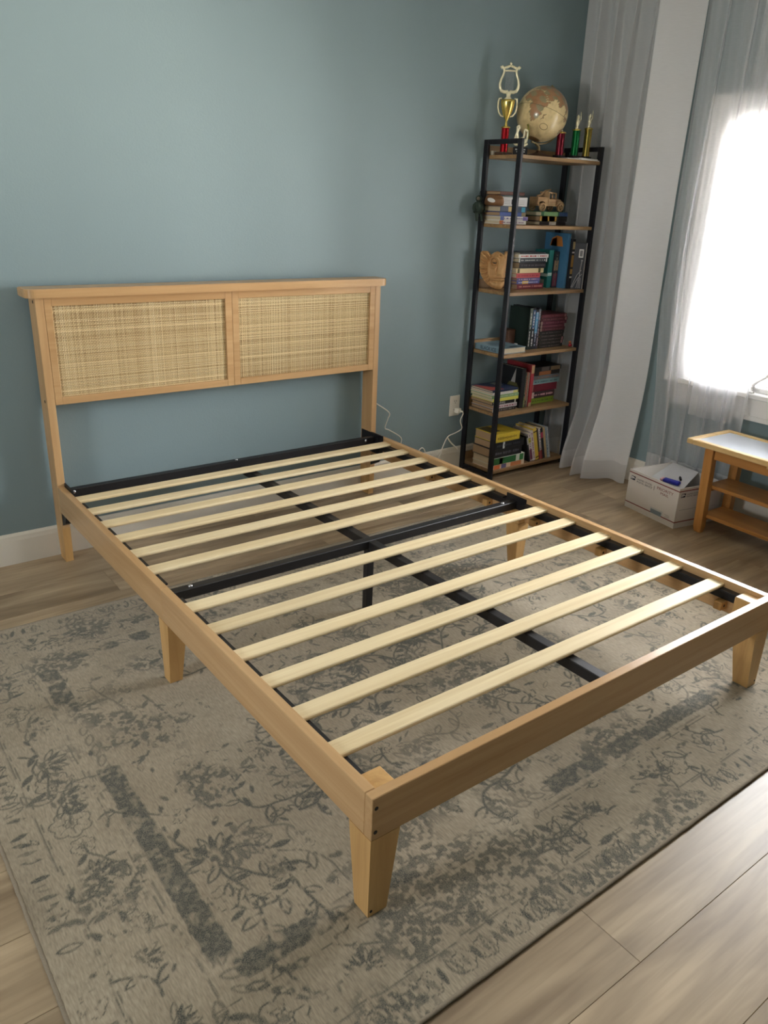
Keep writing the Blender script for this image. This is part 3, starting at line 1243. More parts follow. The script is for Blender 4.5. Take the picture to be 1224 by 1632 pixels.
def curtain_a(s, z):
    # folds drawn together, hem kicked out over the floor in front of the shelf
    y = 2.165 - .685 * s
    low = sstep(.75, 0, z)
    ph = 2 * PI * 6.2 * s + .5 * math.sin(3.1 * z + 4 * s)
    amp = .020 + .016 * (1 - sstep(1.9, 2.46, z)) + .020 * low
    x = 2.898 + amp * math.sin(ph) + .010 * math.sin(2.3 * ph + z * 1.5)
    front = sstep(.30, .42, s)
    # the last fold is a broad flat strip facing the room
    if s > .68:
        t = (s - .68) / .32
        flat = 2.792 + .100 * t + .004 * math.sin(4 * z + 5 * t) + .010 * math.sin(PI * t) * math.sin(2 * z + 1)
        k = sstep(.66, .72, s)
        x = x * (1 - k) + flat * k
    x = min(x, 2.935)
    x -= low ** 1.7 * front * (.12 + .05 * math.sin(ph * .5 + 1.2)) * (1 - .72 * sstep(.62, .9, s))
    y += .018 * math.sin(ph * 1.0 + 1.1) * (1 - .4 * low) * (1 - sstep(.62, .7, s)) - low * front * .01 * s
    y = max(y, 1.482)
    if y > 1.9:
        x = max(x, 2.872)
    z += .004 * math.sin(ph) * low
    return (x, y, z)


ca = thing('sheer_curtain', 'greyish white curtain drawn into the corner behind the bookshelf, hem on the floor', 'curtain', group=None)
sheet('curtain_panel', ca, M_VOILE_A, lambda s, z: curtain_a(s * .70, z), 170, 60, .115, ZT)
sheet('leading_edge', ca, M_VOILE_E, lambda s, z: curtain_a(.70 + s * .30, z), 40, 60, .115, ZT)
sheet('curtain_hem', ca, M_HEM, curtain_a, 220, 6, .008, .115)
sheet('curtain_header', ca, M_HEM, curtain_a, 220, 3, ZT, ZT + .05)


def curtain_b(s, z):
    top = sstep(.3, 2.3, z)
    yl = 1.385 + .090 * sstep(.2, 1.4, z)
    yr = .905 - .03 * top
    y = yl + (yr - yl) * s
    ph = 2 * PI * 5.0 * s + .7 * math.sin(1.3 * z + 5 * s)
    amp = .014 + .010 * math.sin(7 * s + 1) + .006 * (1 - top)
    x = 2.896 + amp * .8 * math.sin(ph) + .005 * math.sin(2.7 * ph + 2 * z) + .002 * math.sin(6.1 * ph + 9 * z)
    y = min(y + .030 * math.sin(ph + .9), 1.478)
    return (min(x, 2.918), y, z)


cb = thing('sheer_curtain', 'thin see-through white curtain hanging in front of the bright window', 'curtain')
sheet('curtain_panel', cb, M_VOILE_B, curtain_b, 260, 60, .20, ZT)
sheet('curtain_hem', cb, M_HEM, curtain_b, 260, 4, .10, .20)
sheet('curtain_header', cb, M_HEM, curtain_b, 260, 3, ZT, ZT + .05)


# second layer: a narrow gathered strip of the same curtain, in front of it
def curtain_c(s, z):
    yl, yr = 1.185 - .01 * sstep(.4, 2.2, z), .955
    y = yl + (yr - yl) * s
    ph = 2 * PI * 2.2 * s + .5 * math.sin(1.7 * z)
    return (2.868 + .009 * math.sin(ph) + .004 * math.sin(3.3 * ph + 3 * z), y + .010 * math.sin(ph + 1), z)


sheet('overlapping_panel', cb, M_VOILE_B, curtain_c, 90, 50, .47, ZT)
rod = thing('curtain_rod', 'white curtain rod above the window', 'curtain rod', (2.88, .55, 2.535))
mb = MB()
mb.tube([(0, -1.35, 0), (0, 1.62, 0)], .009, 10)
mb.build('pole', M_WHITEPL, rod)
for y in (-1.25, .35, 1.56):
    b_ = MB()
    b_.box(.009, .0695, y - .008, y + .008, -.008, .008)
    b_.box(.06, .0695, y - .015, y + .015, -.035, .035)
    b_.build('bracket', M_WHITEPL, rod)


# ------------------------------------------------------------------ coffee table
TROT = -.055
tab = thing('coffee_table', 'oak coffee table with glass inset top and two lower shelves under the window', 'coffee table', (2.532, .972, 0), TROT)
# local frame: x towards the window, -y along the window wall
TWX, TLY, TZ = .325, -1.05, .450
mb = MB()
bo = .032
mb.cbox(0, TWX, -bo, 0, TZ - .024, TZ, .003)
mb.cbox(0, TWX, TLY, TLY + bo, TZ - .024, TZ, .003)
mb.cbox(0, bo, TLY + bo, -bo, TZ - .024, TZ, .003)
mb.cbox(TWX - bo, TWX, TLY + bo, -bo, TZ - .024, TZ, .003)
mb.build('top_frame', M_TABLETOP, tab)
m_, nt_, b_n = new_mat('tabletop_reflection_tint')
b_n.inputs['Base Color'].default_value = rgb(206, 212, 222)  # bluish white base colour paints in the reflection on the glass
b_n.inputs['Roughness'].default_value = .08
b_n.inputs['Specular IOR Level'].default_value = .6
MB().box(bo, TWX - bo, TLY + bo, -bo, TZ - .012, TZ - .005).build('glass_top', m_, tab)
MB().cbox(-.012, .05, -.47, -.41, TZ - .03, TZ + .006, .003).build('edge_block', M_TABLETOP, tab)
lx0, lx1, ly0, ly1 = .028, TWX - .075, -.085, TLY + .085
for sx, lx in ((1, lx0), (-1, lx1 + .046)):
    for sy, ly in ((-1, ly0), (1, ly1)):
        o_ = .024
        x0, x1 = min(lx, lx + sx * .036), max(lx, lx + sx * .036)
        y0, y1 = min(ly, ly + sy * .042), max(ly, ly + sy * .042)
        mb = MB()
        dx, dy = (o_ if sx > 0 else 0), 0
        mb.hexa([(x0 + dx + .006, y0 + .004, 0), (x1 + dx - .006, y0 + .004, 0), (x1 + dx - .006, y1 - .004, 0), (x0 + dx + .006, y1 - .004, 0)],
                [(x0 + dx, y0, .03), (x1 + dx, y0, .03), (x1 + dx, y1, .03), (x0 + dx, y1, .03)])
        mb.hexa([(x0 + dx, y0, .03), (x1 + dx, y0, .03), (x1 + dx, y1, .03), (x0 + dx, y1, .03)],
                [(x0, y0, TZ - .0245), (x1, y0, TZ - .0245), (x1, y1, TZ - .0245), (x0, y1, TZ - .0245)])
        mb.build('leg', M_TABLE_Z, tab)
ap_ = MB()
ap_.box(lx0 + .012, lx0 + .03, ly1 + .046, ly0 - .046, TZ - .075, TZ - .025)
ap_.box(lx1 + .01, lx1 + .03, ly1 + .046, ly0 - .046, TZ - .075, TZ - .025)
ap_.box(lx0 + .046, lx1 + .004, ly0 - .032, ly0 - .014, TZ - .075, TZ - .025)
ap_.box(lx0 + .046, lx1 + .004, ly1 + .014, ly1 + .032, TZ - .075, TZ - .025)
ap_.build('apron', M_TABLE, tab)
for z in (.222, .075):
    MB().cbox(lx0 + .050, lx1 + .002, ly1 + .010, ly0 - .012, z, z + .018, .002).build('lower_shelf', M_TABLE, tab)
    for ya_, yb_ in ((ly0 - .030, ly0 - .016), (ly1 + .016, ly1 + .030)):
        MB().box(lx0 + .075, lx1 + .002, ya_, yb_, z - .018, z - .0005).build('shelf_cleat', M_TABLE, tab)

# ------------------------------------------------------------------ mailing box
bd_ = math.atan2(-.172, .985)
box = thing('mailing_box', 'open white postal carton with red stripes on the floor beside the coffee table', 'box', (2.513, .947, 0), bd_)
BD, BLn, BHt, th = .295, .331, .205, .004
M_CARD = plain('white_carton', rgb(206, 200, 194), .7, var=.03, scale=20)
M_CARDIN = plain('grey_carton_inside', rgb(190, 190, 192), .75, var=.03)
M_RED = plain('dark_red_print', rgb(120, 36, 34), .6)
M_NAVY = plain('navy_print', rgb(28, 32, 52), .6)
mb = MB()
mb.box(0, BD, 0, BLn, .0005, th)
mb.box(0, th, 0, BLn, th, BHt)
mb.box(BD - th, BD, 0, BLn, th, BHt)
mb.box(th, BD - th, 0, th, th, BHt)
mb.box(th, BD - th, BLn - th, BLn, th, BHt)
mb.build('carton_body', M_CARD, box)


def flap(p0, p1, q1, q0, m, t=.003):
    """a folded card flap from its hinge edge p0-p1 to its free edge q0-q1"""
    a = [Vector(p) for p in (p0, p1, q1, q0)]
    n = (a[1] - a[0]).cross(a[3] - a[0]).normalized() * t
    MB().add([v[:] for v in a] + [(v + n)[:] for v in a],
             [(3, 2, 1, 0), (4, 5, 6, 7), (0, 1, 5, 4), (1, 2, 6, 5), (2, 3, 7, 6), (3, 0, 4, 7)]).build('flap', m, box)


zz = BHt - .001
# window-side flap lies across the box, its free edge sunk at the front; the others are folded down inside
flap((BD - .006, .150, zz), (BD - .006, BLn - .010, zz), (.050, BLn - .070, zz - .048), (.030, .040, zz - .055), M_CARDIN)
flap((th, BLn - .007, zz), (BD - .015, BLn - .007, zz), (BD - .05, BLn - .022, zz - .020), (.030, BLn - .075, zz - .062), M_CARD)
flap((BD - .012, .007, zz), (.012, .007, zz), (.020, .012, zz - .085), (BD - .02, .012, zz - .085), M_CARD)
flap((.007, .012, zz), (.007, BLn - .012, zz), (.012, BLn - .03, zz - .09), (.012, .03, zz - .09), M_CARD)
MB().box(th + .001, BD - th - .001, th + .001, BLn - th - .001, .06, .064).build('packing_sheet', M_CARDIN, box)
st = MB()
for z0 in (BHt - .017, .030):
    st.box(-.0008, 0, -.0008, BLn, z0, z0 + .0045)
    st.box(-.0008, BD, -.0008, 0, z0, z0 + .0045)
st.build('red_stripe', M_RED, box)
side = lambda y, z: basis((-.0012, y, z), (0, -1, 0), (0, 0, 1))
frnt = lambda x, z: basis((x, -.0012, z), (1, 0, 0), (0, 0, 1))


def eagle(mat4, w):
    h = w * .62
    bg_ = MB()
    bg_.add([(mat4 @ Vector(p))[:] for p in ((-w / 2, -h / 2, 0), (w / 2 - .1 * w, -h / 2, 0), (w / 2, h / 2, 0), (-w / 2 + .1 * w, h / 2, 0))], [(0, 1, 2, 3)])
    bg_.build('emblem_field', M_NAVY, box)
    e = MB()
    d = .0004
    e.add([(mat4 @ Vector((x * w, y * h, d)))[:] for x, y in ((-.40, .34), (.10, .30), (.34, .10), (.46, .02), (.30, -.02), (.05, .10), (-.20, .12), (-.36, .02))],
          [tuple(range(8))])
    e.add([(mat4 @ Vector((x * w, y * h, d)))[:] for x, y in ((-.40, -.10), (.02, .02), (.22, -.06), (-.10, -.16), (-.38, -.34))], [tuple(range(5))])
    e.build('eagle_emblem', M_WHITEINK, box)


eagle(side(BLn - .030, .164), .034)
letters('UNITED STATES\nPOSTAL SERVICE', .105, .022, M_NAVY, box, side(BLn - .110, .160))
MB().box(-.0009, 0, .156, .1575, .146, .168).build('divider_line', M_NAVY, box)
letters('PRIORITY', .105, .0145, M_RED, box, side(.085, .166))
letters('MAIL', .052, .0125, M_RED, box, side(.085, .146))
lab = MB()
lab.box(-.001, 0, .085, .155, .030, .052)
lab.build('address_label', plain('grey_blue_label', rgb(120, 132, 142), .6), box)
MB().box(-.0006, 0, .078, .160, .036, .060).build('label_border', plain('pale_label', rgb(188, 188, 186), .6), box)
mb = MB()
for k in range(3):
    mb.box(-.0009, 0, .035, .065 - .008 * (k % 2), .040 + .006 * k, .0415 + .006 * k)
mb.build('fine_print', plain('grey_print', rgb(150, 146, 144), .6), box)
eagle(frnt(.030, .168), .032)
letters('UNITED STATES\nPOSTAL SERVICE', .085, .018, M_NAVY, box, frnt(.095, .166))
MB().box(.02, .20, -.0008, 0, .092, .094).build('panel_line', plain('grey_print', rgb(150, 146, 144), .6), box)
def on_flap(px, py, lift, spin):
    # a spot on the sunken flap of the carton, and the flap's tilt there
    z = zz - .055 + (px - .03) * .21 + .0045 + lift
    c_, s_ = math.cos(bd_), math.sin(bd_)
    e = (Matrix.Rotation(bd_, 3, 'Z') @ Matrix.Rotation(-.207, 3, 'Y') @ Matrix.Rotation(spin, 3, 'Z')).to_euler()
    return (2.513 + px * c_ - py * s_, .947 + px * s_ + py * c_, z), e


pos, eul = on_flap(.108, .150, .001, 1.75)
tp = thing('packet', 'small blue and white packet lying in the open postal carton', 'packet', pos, eul)
MB().cbox(-.045, .045, -.014, .014, 0, .018, .005).build('packet_body', colour(30, 36, 150), tp)
MB().cbox(.0455, .062, -.012, .012, .002, .016, .003).build('packet_tip', colour(214, 170, 176), tp)
pos, eul = on_flap(.165, .150, .001, .9)
mk = thing('marker_cap', 'small black cap lying in the open postal carton', 'cap', pos, eul)
mb = MB()
mb.tube([(-.016, 0, .006), (.004, 0, .006), (.014, 0, .009)], [.006, .007, .004], 10)
mb.build('cap_shell', M_INK, mk)

# ------------------------------------------------------------------ outlet, charger cable
ot = thing('wall_outlet', 'white double wall outlet plate beside the bookshelf', 'outlet', (2.183, WALL_Y, .371))
mb = MB()
mb.cbox(-.037, .037, -.006, -.0003, -.058, .058, .003)
mb.build('cover_plate', M_WHITEPL, ot)
for z in (.024, -.024):
    MB().cbox(-.017, .017, -.0085, -.0062, z - .0145, z + .0145, .003).build('socket', M_WHITEPL, ot)
    mb = MB()
    for x in (-.007, .006):
        mb.box(x - .0012, x + .0012, -.0089, -.0086, z - .001, z + .008)
    mb.box(-.0025, .0025, -.0089, -.0086, z - .009, z - .005)
    mb.build('slot', M_HOLE, ot)
ch = thing('charger_cable', 'white charger plug and thin white cable hanging along the blue wall to the bed', 'cable', (2.19, WALL_Y - .009, .347))
mb = MB()
mb.cbox(-.014, .014, -.034, -.0002, -.014, .014, .004)
mb.tube([(0, -.034, 0), (.010, -.05, 0)], [.007, .0045], 8)
mb.build('plug', M_WHITEPL, ch)


def cable(pts, rad=.0028):
    """smooth tube through points given in the plug's frame"""
    out = []
    P = [Vector(p) for p in pts]
    for i in range(len(P) - 1):
        p0, p1, p2, p3 = P[max(i - 1, 0)], P[i], P[i + 1], P[min(i + 2, len(P) - 1)]
        for k in range(5):
            t = k / 5
            out.append(.5 * ((2 * p1) + (p2 - p0) * t + (2 * p0 - 5 * p1 + 4 * p2 - p3) * t * t + (3 * p1 - p0 - 3 * p2 + p3) * t ** 3))
    out.append(P[-1])
    MB().tube(out, rad, 6).build('cord', M_WHITEPL, ch)


def W(x, y, z):
    return (x - 2.19, y - (WALL_Y - .009), z - .347)


cable([(.004, -.05, 0), W(2.181, 2.125, .341), W(2.159, 2.12, .306), W(2.175, 2.12, .26), W(2.125, 2.12, .24), W(2.071, 2.12, .224),
       W(2.032, 2.12, .15), W(2.01, 2.13, .06), W(1.995, 2.14, .006), W(1.975, 2.165, .05), W(1.968, 2.178, .133), W(1.949, 2.18, .165),
       W(1.922, 2.18, .154), W(1.86, 2.17, .08), W(1.80, 2.185, .19), W(1.795, 2.185, .245), W(1.716, 2.185, .297), W(1.684, 2.185, .315),
       W(1.700, 2.185, .36), W(1.707, 2.185, .395), W(1.626, 2.187, .451), W(1.592, 2.190, .475), W(1.575, 2.196, .52)])
cable([W(2.071, 2.12, .224), W(2.10, 2.12, .19), W(2.156, 2.12, .142)], .0042)

# ------------------------------------------------------------------ bookshelf
SX0, SX1, SY0, SY1 = 2.238, 2.852, 1.925, 2.186
SZ = [1.655, 1.335, 1.010, .690, .370, .050]
sh = thing('bookshelf', 'tall black metal bookshelf with six brown wooden shelves in the room corner', 'bookshelf', ((SX0 + SX1) / 2, (SY0 + SY1) / 2, 0))
SO = sh.location


def spart(mb, name, m):
    mb.v = [(p[0] - SO.x, p[1] - SO.y, p[2]) for p in mb.v]
    return mb.build(name, m, sh)


for x0 in (SX0, SX1 - .016):
    for y0 in (SY0, SY1 - .030):
        spart(MB().cbox(x0, x0 + .016, y0, y0 + .030, 0, 1.725, .0015), 'post', M_BLACKMETAL)
    spart(MB().cbox(x0, x0 + .016, SY0 + .0302, SY1 - .0302, 1.703, 1.725, .0015), 'top_rail', M_BLACKMETAL)
    spart(MB().cbox(x0, x0 + .016, SY0 + .0302, SY1 - .0302, .012, .030, .0015), 'bottom_rail', M_BLACKMETAL)
for z in SZ:
    spart(MB().cbox(SX0 + .0165, SX1 - .0165, SY0 + .004, SY1 - .004, z - .017, z, .0012), 'shelf_board', M_SHELF)
    spart(MB().cbox(SX0 + .0165, SX1 - .0165, SY1 - .014, SY1 - .004, z + .0004, z + .046, .0012), 'back_lip', M_SHELF)

# ------------------------------------------------------------------ books
bk = random.Random(21)
COUNT = {}


def book(kind, label, group, x, y, z, L, D, T, col, title=None, tcol=(232, 230, 226), marks=None, bands=(), lean=0.0,
         rot=0.0, pages=None, cover=None):
    """kind 'flat': spine faces -y and runs along x; 'up': stands, spine faces -y; (x, y, z) is the lower left front corner.
    bands: (from, to, colour) along the spine; marks: colour of small unreadable print"""
    up = kind == 'up'
    if not rot:
        D = min(D, SY1 - .0155 - y)
    if up:
        o = thing('book', label, 'book', (x + T * math.cos(lean), y, z + T * math.sin(lean)), (0, -PI / 2 - lean, 0), group)
    else:
        o = thing('book', label, 'book', (x, y, z), rot, group)
    m = colour(*col)
    ct = min(.0022, T * .18)
    mb = MB()
    mb.cbox(0, L, 0, ct, 0, T, .0008)
    mb.box(0, L, ct, D, 0, ct)
    mb.box(0, L, ct, D, T - ct, T)
    mb.build('cover', m, o)
    g = .003
    MB().box(g, L - g, ct + .0002, D - g, ct + .0001, T - ct - .0001).build('page_block', pages or M_PAGES, o)
    for (a, b, c) in bands:
        MB().box(L * a, L * b, -.0005, .0002, T * .04, T * .96).build('spine_band', colour(*c), o)
    ex, ey = ((-1, 0, 0), (0, 0, -1)) if up else ((1, 0, 0), (0, 0, 1))
    if title:
        s, a, b, hf = title
        letters(s, L * (b - a), T * hf, colour(*tcol), o, basis((L * (a + b) / 2, -.0009, T / 2), ex, ey), 'title_lettering')
    if marks:
        mb = MB()
        p = .08
        while p < .9:
            q = p + bk.uniform(.02, .07)
            h = bk.uniform(.10, .18)
            mb.box(L * p, L * min(q, .94), -.0008, 0, T * (.5 - h), T * (.5 + h * .9))
            p = q + bk.choice([.012, .015, .05])
        mb.build('spine_print', colour(*marks), o)
    if cover:
        for (pts, c) in cover:
            # artwork on the board that faces -x when standing (local +z) or up when flat
            n = len(pts)
            mb = MB()
            mb.add([(L * a, D * b, T + .0004) for a, b in pts], [tuple(range(n))])
            mb.build('cover_artwork', colour(*c), o)
    return o


def stack(x, y, z, items, group, D=.13, jit=.004):
    for it in items:
        label, L, T, col, kw = it
        kw = dict(kw)
        dx = kw.pop('dx', bk.uniform(-jit, jit))
        dy = kw.pop('dy', bk.uniform(-jit, jit * .5))
        book('flat', label, group, x + dx, y + dy, z + .0003, L, kw.pop('D', D), T, col, **kw)
        z += T + .0005
    return z


E1, E2, E3, E4, E5, E6 = SZ
WHT = (226, 222, 216)
G2 = 'books on the second shelf from the top'
z2 = stack(2.262, 2.052, E2, [
    ('white paperback with orange spine end at the bottom of the left pile, second shelf', .196, .018, WHT, dict(bands=[(.0, .14, (206, 120, 60))], marks=(150, 120, 140))),
    ('white paperback with blue and purple spine ends, second from bottom of left pile, second shelf', .200, .019, WHT, dict(bands=[(0, .13, (60, 80, 150)), (.82, 1, (120, 106, 168))], marks=(96, 90, 140))),
    ('plain bright blue hardback in the left pile, second shelf', .186, .020, (52, 78, 146), dict(bands=[(.84, 1, (146, 130, 96))], pages=M_PAGESDK)),
    ('thick navy and gold book with a teal spine end in the left pile, second shelf', .190, .026, (48, 62, 86), dict(bands=[(.30, .62, (190, 164, 106)), (.80, .94, (40, 134, 160))], pages=M_PAGES)),
], G2)
pk = thing('small_carton', 'small white carton with a black printed square on the left book pile', 'carton', (2.266, 2.054, z2))
MB().cbox(0, .188, 0, .115, .0005, .045, .003).build('carton_body', M_PAPER, pk)
mb = MB()
mb.box(.070, .094, -.0006, 0, .010, .034)
mb.build('printed_square', M_INK, pk)
for xa, xb_ in ((.02, .06), (.115, .165)):
    mb = MB()
    for k in range(3):
        mb.box(xa, xb_, -.0006, 0, .012 + .008 * k, .0135 + .008 * k)
    mb.build('fine_print', plain('grey_print', rgb(150, 146, 144), .6), pk)
pc = thing('brown_pouch', 'rounded brown pouch with a white oval label at the end of the white carton', 'pouch', (2.247, 2.088, z2))
poly = [(-.058, .001), (.058, .001), (.060, .02), (.054, .040), (.038, .052), (-.028, .052), (-.052, .044), (-.060, .022)]
bm = bmesh.new()
f_ = bm.faces.new([bm.verts.new((-.015, p[0], p[1])) for p in poly])
ex = bmesh.ops.extrude_face_region(bm, geom=[f_])
bmesh.ops.translate(bm, verts=[v for v in ex['geom'] if isinstance(v, bmesh.types.BMVert)], vec=(.029, 0, 0))
bmesh.ops.recalc_face_normals(bm, faces=bm.faces)
bmesh.ops.bevel(bm, geom=list(bm.edges), offset=.005, segments=2, affect='EDGES')
mb = MB()
mb.frombm(bm, True)
mb.build('pouch_body', plain('tan_leather', rgb(132, 94, 62), .6, var=.15, scale=60, bump=.2), pc)
mb = MB()
mb.prism([(.028 * math.cos(2 * PI * k / 20) + .006, .026 + .010 * math.sin(2 * PI * k / 20) + .004 * math.cos(2 * PI * k / 20)) for k in range(20)], -.0158, -.0148, 'X')
mb.build('oval_label', M_PAPER, pc)
book('flat', 'thin dark brown book lying on top of the white carton, second shelf', G2, 2.258, 2.06, z2 + .0535, .175, .118, .016, (96, 58, 44), pages=M_PAGESDK)
fg = thing('hanging_figure', 'small dark green figure hanging on the left side of the bookshelf', 'ornament', (2.198, 2.150, 1.36))
mb = MB()
mb.lathe([(.004, .018), (.022, .024), (.030, .044), (.028, .062), (.018, .074), (.010, .078)], 14)
mb.build('body', plain('dark_green_cloth', rgb(40, 54, 46), .9, var=.2, scale=80, bump=.3), fg)
mb = MB()
mb.sphere((0, 0, .090), .017, 12, 8)
mb.build('head', plain('dark_green_cloth', rgb(40, 54, 46), .9), fg)
mb = MB()
mb.sphere((-.010, -.008, .091), .009, 10, 6)
mb.build('face', plain('grey_felt', rgb(112, 104, 92), .9), fg)
for s in (-1, 1):
    MB().tube([(s * .012, -.006, .024), (s * .016, -.012, .006), (s * .015, -.016, -.014)], [.009, .008, .008], 8).build('leg', plain('dark_green_cloth', rgb(40, 54, 46), .9), fg)
    MB().tube([(s * .022, 0, .064), (s * .034, -.006, .046), (s * .034, -.012, .028)], [.008, .007, .007], 8).build('arm', plain('dark_green_cloth', rgb(40, 54, 46), .9), fg)
MB().tube([(0, 0, .105), (.010, .004, .125), (.030, .016, .140)], .0012, 6).build('hanging_cord', M_INK, fg)

z2r = stack(2.556, 2.05, E2, [
    ('black paperback under the yellow book, right pile, second shelf', .205, .018, (36, 28, 30), dict(bands=[(.36, .62, (190, 180, 170))])),
    ('yellow, red and black hardback in the right pile, second shelf', .215, .026, (40, 34, 34), dict(bands=[(.0, .60, (214, 170, 80)), (.06, .28, (190, 60, 40)), (.33, .54, (206, 120, 52))], pages=M_PAGESDK)),
    ('green and blue book on top of the right pile, under the wooden truck', .205, .022, (52, 104, 66), dict(bands=[(.10, .62, (120, 160, 110)), (.68, 1, (40, 62, 106))])),
], G2)

# wooden toy truck
tr_ = thing('toy_truck', 'light wooden toy truck with spoked wheels on the right book pile', 'toy truck', (2.555, 2.072, z2r + .0005))
MTRK = wood('toy_plywood', rgb(172, 136, 96), rgb(206, 172, 130), 'X', 60, 4, .6, .05)
MTRKD = plain('dark_plywood', rgb(70, 48, 34), .8)  # darker tone for the block filling the cab
wr_ = .021


def wheel(x, y):
    mb = MB()
    for r0, r1 in ((.0145, wr_),):
        n = 20
        vs, fs = [], []
        for k in range(n):
            a = 2 * PI * k / n
            for rr, yy in ((r0, -.005), (r1, -.005), (r1, .005), (r0, .005)):
                vs.append((x + rr * math.cos(a), y + yy, wr_ + rr * math.sin(a)))
        for k in range(n):
            for q in range(4):
                fs.append((k * 4 + q, k * 4 + (q + 1) % 4, ((k + 1) % n) * 4 + (q + 1) % 4, ((k + 1) % n) * 4 + q))
        mb.add(vs, fs)
    for k in range(6):
        a = PI * k / 6 * 2
        mb.tube([(x, y, wr_), (x + .0155 * math.cos(a), y, wr_ + .0155 * math.sin(a))], .0022, 6)
    mb.prism([(x + .006 * math.cos(2 * PI * k / 10), wr_ + .006 * math.sin(2 * PI * k / 10)) for k in range(10)], y - .006, y + .006, 'Y')
    mb.build('wheel', MTRK, tr_)


for x in (.040, .180):
    for y in (.006, .080):
        wheel(x, y)
mb = MB()
mb.box(.015, .205, .014, .072, .026, .034)
mb.build('chassis', MTRK, tr_)
mb = MB()
for y0 in (.012, .070):
    mb.prism([(.008, .034), (.008, .070), (.086, .070), (.086, .034), (.068, .034), (.060, .046), (.040, .050), (.022, .046), (.014, .034)][::-1], y0, y0 + .004, 'Y')
mb.box(.008, .012, .016, .070, .034, .070)
for k in range(5):
    mb.box(.013 + .015 * k, .023 + .015 * k, .016, .070, .052, .055)
mb.build('cargo_bed', MTRK, tr_)
mb = MB()
for y0 in (.012, .070):
    mb.box(.088, .150, y0, y0 + .004, .034, .062)
    mb.box(.088, .096, y0, y0 + .004, .062, .092)
    mb.box(.142, .150, y0, y0 + .004, .062, .088)
    mb.box(.114, .120, y0, y0 + .004, .062, .090)
mb.prism([(.086, .090), (.088, .098), (.140, .094), (.152, .088)][::-1], .010, .076, 'Y')
mb.box(.088, .092, .016, .070, .034, .090)
mb.build('cab', MTRK, tr_)
MB().box(.093, .140, .017, .069, .036, .058).build('cab_inside', MTRKD, tr_)
mb = MB()
mb.prism([(.151, .034), (.151, .066), (.196, .060), (.204, .052), (.204, .034)], .022, .064, 'Y')
for y0 in (.004, .066):
    mb.prism([(.150, .034), (.154, .044), (.166, .052), (.190, .052), (.206, .040), (.210, .030), (.204, .030), (.190, .043), (.170, .043), (.158, .034)][::-1], y0, y0 + .016, 'Y')
mb.build('bonnet', MTRK, tr_)
mb = MB()
mb.tube([(.03, .042, .074), (.06, .042, .080), (.09, .042, .100), (.13, .042, .108)], [.005, .006, .006, .004], 8)
mb.tube([(.06, .042, .080), (.05, .042, .072)], .005, 8)
mb.build('roof_gear', MTRK, tr_)

# third shelf
G3 = 'books on the third shelf from the top'
stack(2.418, 2.042, E3, [
    ('dark red hardback at the bottom of the pile, third shelf', .205, .027, (112, 34, 44), dict(marks=(190, 120, 110), pages=M_PAGESDK, dx=.006)),
    ('blue and yellow paperback above the dark red book, third shelf', .176, .016, (74, 84, 146), dict(bands=[(.24, .50, (222, 186, 76))], marks=(190, 190, 214), pages=M_PAGESDK)),
    ('purple-blue paperback with pale dots under the red book, third shelf', .180, .014, (92, 84, 138), dict(marks=(214, 190, 206), pages=M_PAGESDK)),
    ('salmon red paperback in the middle of the pile, third shelf', .184, .024, (186, 78, 78), dict(marks=(150, 40, 56), dx=-.010)),
    ('cream paperback with two dark round stamps, third shelf', .212, .024, (224, 206, 158), dict(bands=[(.04, .12, (96, 84, 50)), (.80, .88, (96, 92, 40))], dx=-.012)),
    ('thick black paperback under the grey spine, third shelf', .205, .030, (34, 32, 36), dict(marks=(80, 74, 80), pages=M_PAGESDK)),
    ('grey and white spined book second from the top of the pile, third shelf', .218, .021, (66, 72, 78), dict(bands=[(0, .04, WHT), (.96, 1, WHT)], marks=(190, 190, 186))),
    ('white paperback with red and black print on top of the pile, third shelf', .232, .019, WHT, dict(marks=(178, 44, 40))),
    ('thin charcoal pamphlet lying on the very top of the pile, third shelf', .200, .008, (44, 50, 56), dict(D=.12)),
], G3, D=.128)
book('up', 'teal hardback with a pale band across it, third shelf', G3, 2.664, 2.052, E3 + .0005, .198, .105, .034, (28, 116, 112),
     bands=[(.32, .40, (190, 214, 204))], cover=[([(.30, .0), (.38, .0), (.38, 1), (.30, 1)], (190, 214, 204)), ([(.05, .2), (.22, .2), (.22, .5), (.05, .5)], (150, 160, 150))])
book('up', 'black illustrated hardback with a red spine foot, third shelf', G3, 2.702, 2.046, E3 + .0005, .190, .110, .036, (30, 32, 40),
     bands=[(.05, .40, (112, 36, 56)), (.48, .76, (150, 120, 88))], marks=(90, 96, 80))
book('up', 'tall thin light blue picture book with an orange arch on its cover, third shelf', G3, 2.742, 2.000, E3 + .0005, .286, .165, .020, (64, 116, 152),
     cover=[([(.76, .20), (.93, .28), (.95, .50), (.90, .70), (.76, .76)], (206, 130, 56)), ([(.76, .46), (.92, .50), (.88, .68), (.76, .74)], (116, 130, 66))])
book('up', 'black book with gold ornament and white spine bands, third shelf', G3, 2.766, 1.985, E3 + .0005, .258, .150, .020, (30, 28, 32),
     bands=[(.22, .25, WHT), (.72, .75, WHT), (.30, .40, (176, 140, 78)), (.44, .68, (160, 124, 64)), (.80, .95, (176, 156, 112))])
pf_ = thing('picture_card', 'dark framed card with a small white label, standing at the right end of third shelf', 'picture', (2.7905, 1.992, E3 + .0005), -.95)
MB().cbox(0, .062, -.006, .004, 0, .240, .001).build('card_board', plain('dark_card', rgb(44, 46, 54), .5, var=.2, scale=30), pf_)
MB().cbox(.0625, .067, -.008, .006, 0, .242, .001).build('pale_edge', colour(150, 148, 144), pf_)
MB().box(.028, .052, -.0066, -.006, .165, .208).build('white_label', M_PAPER, pf_)
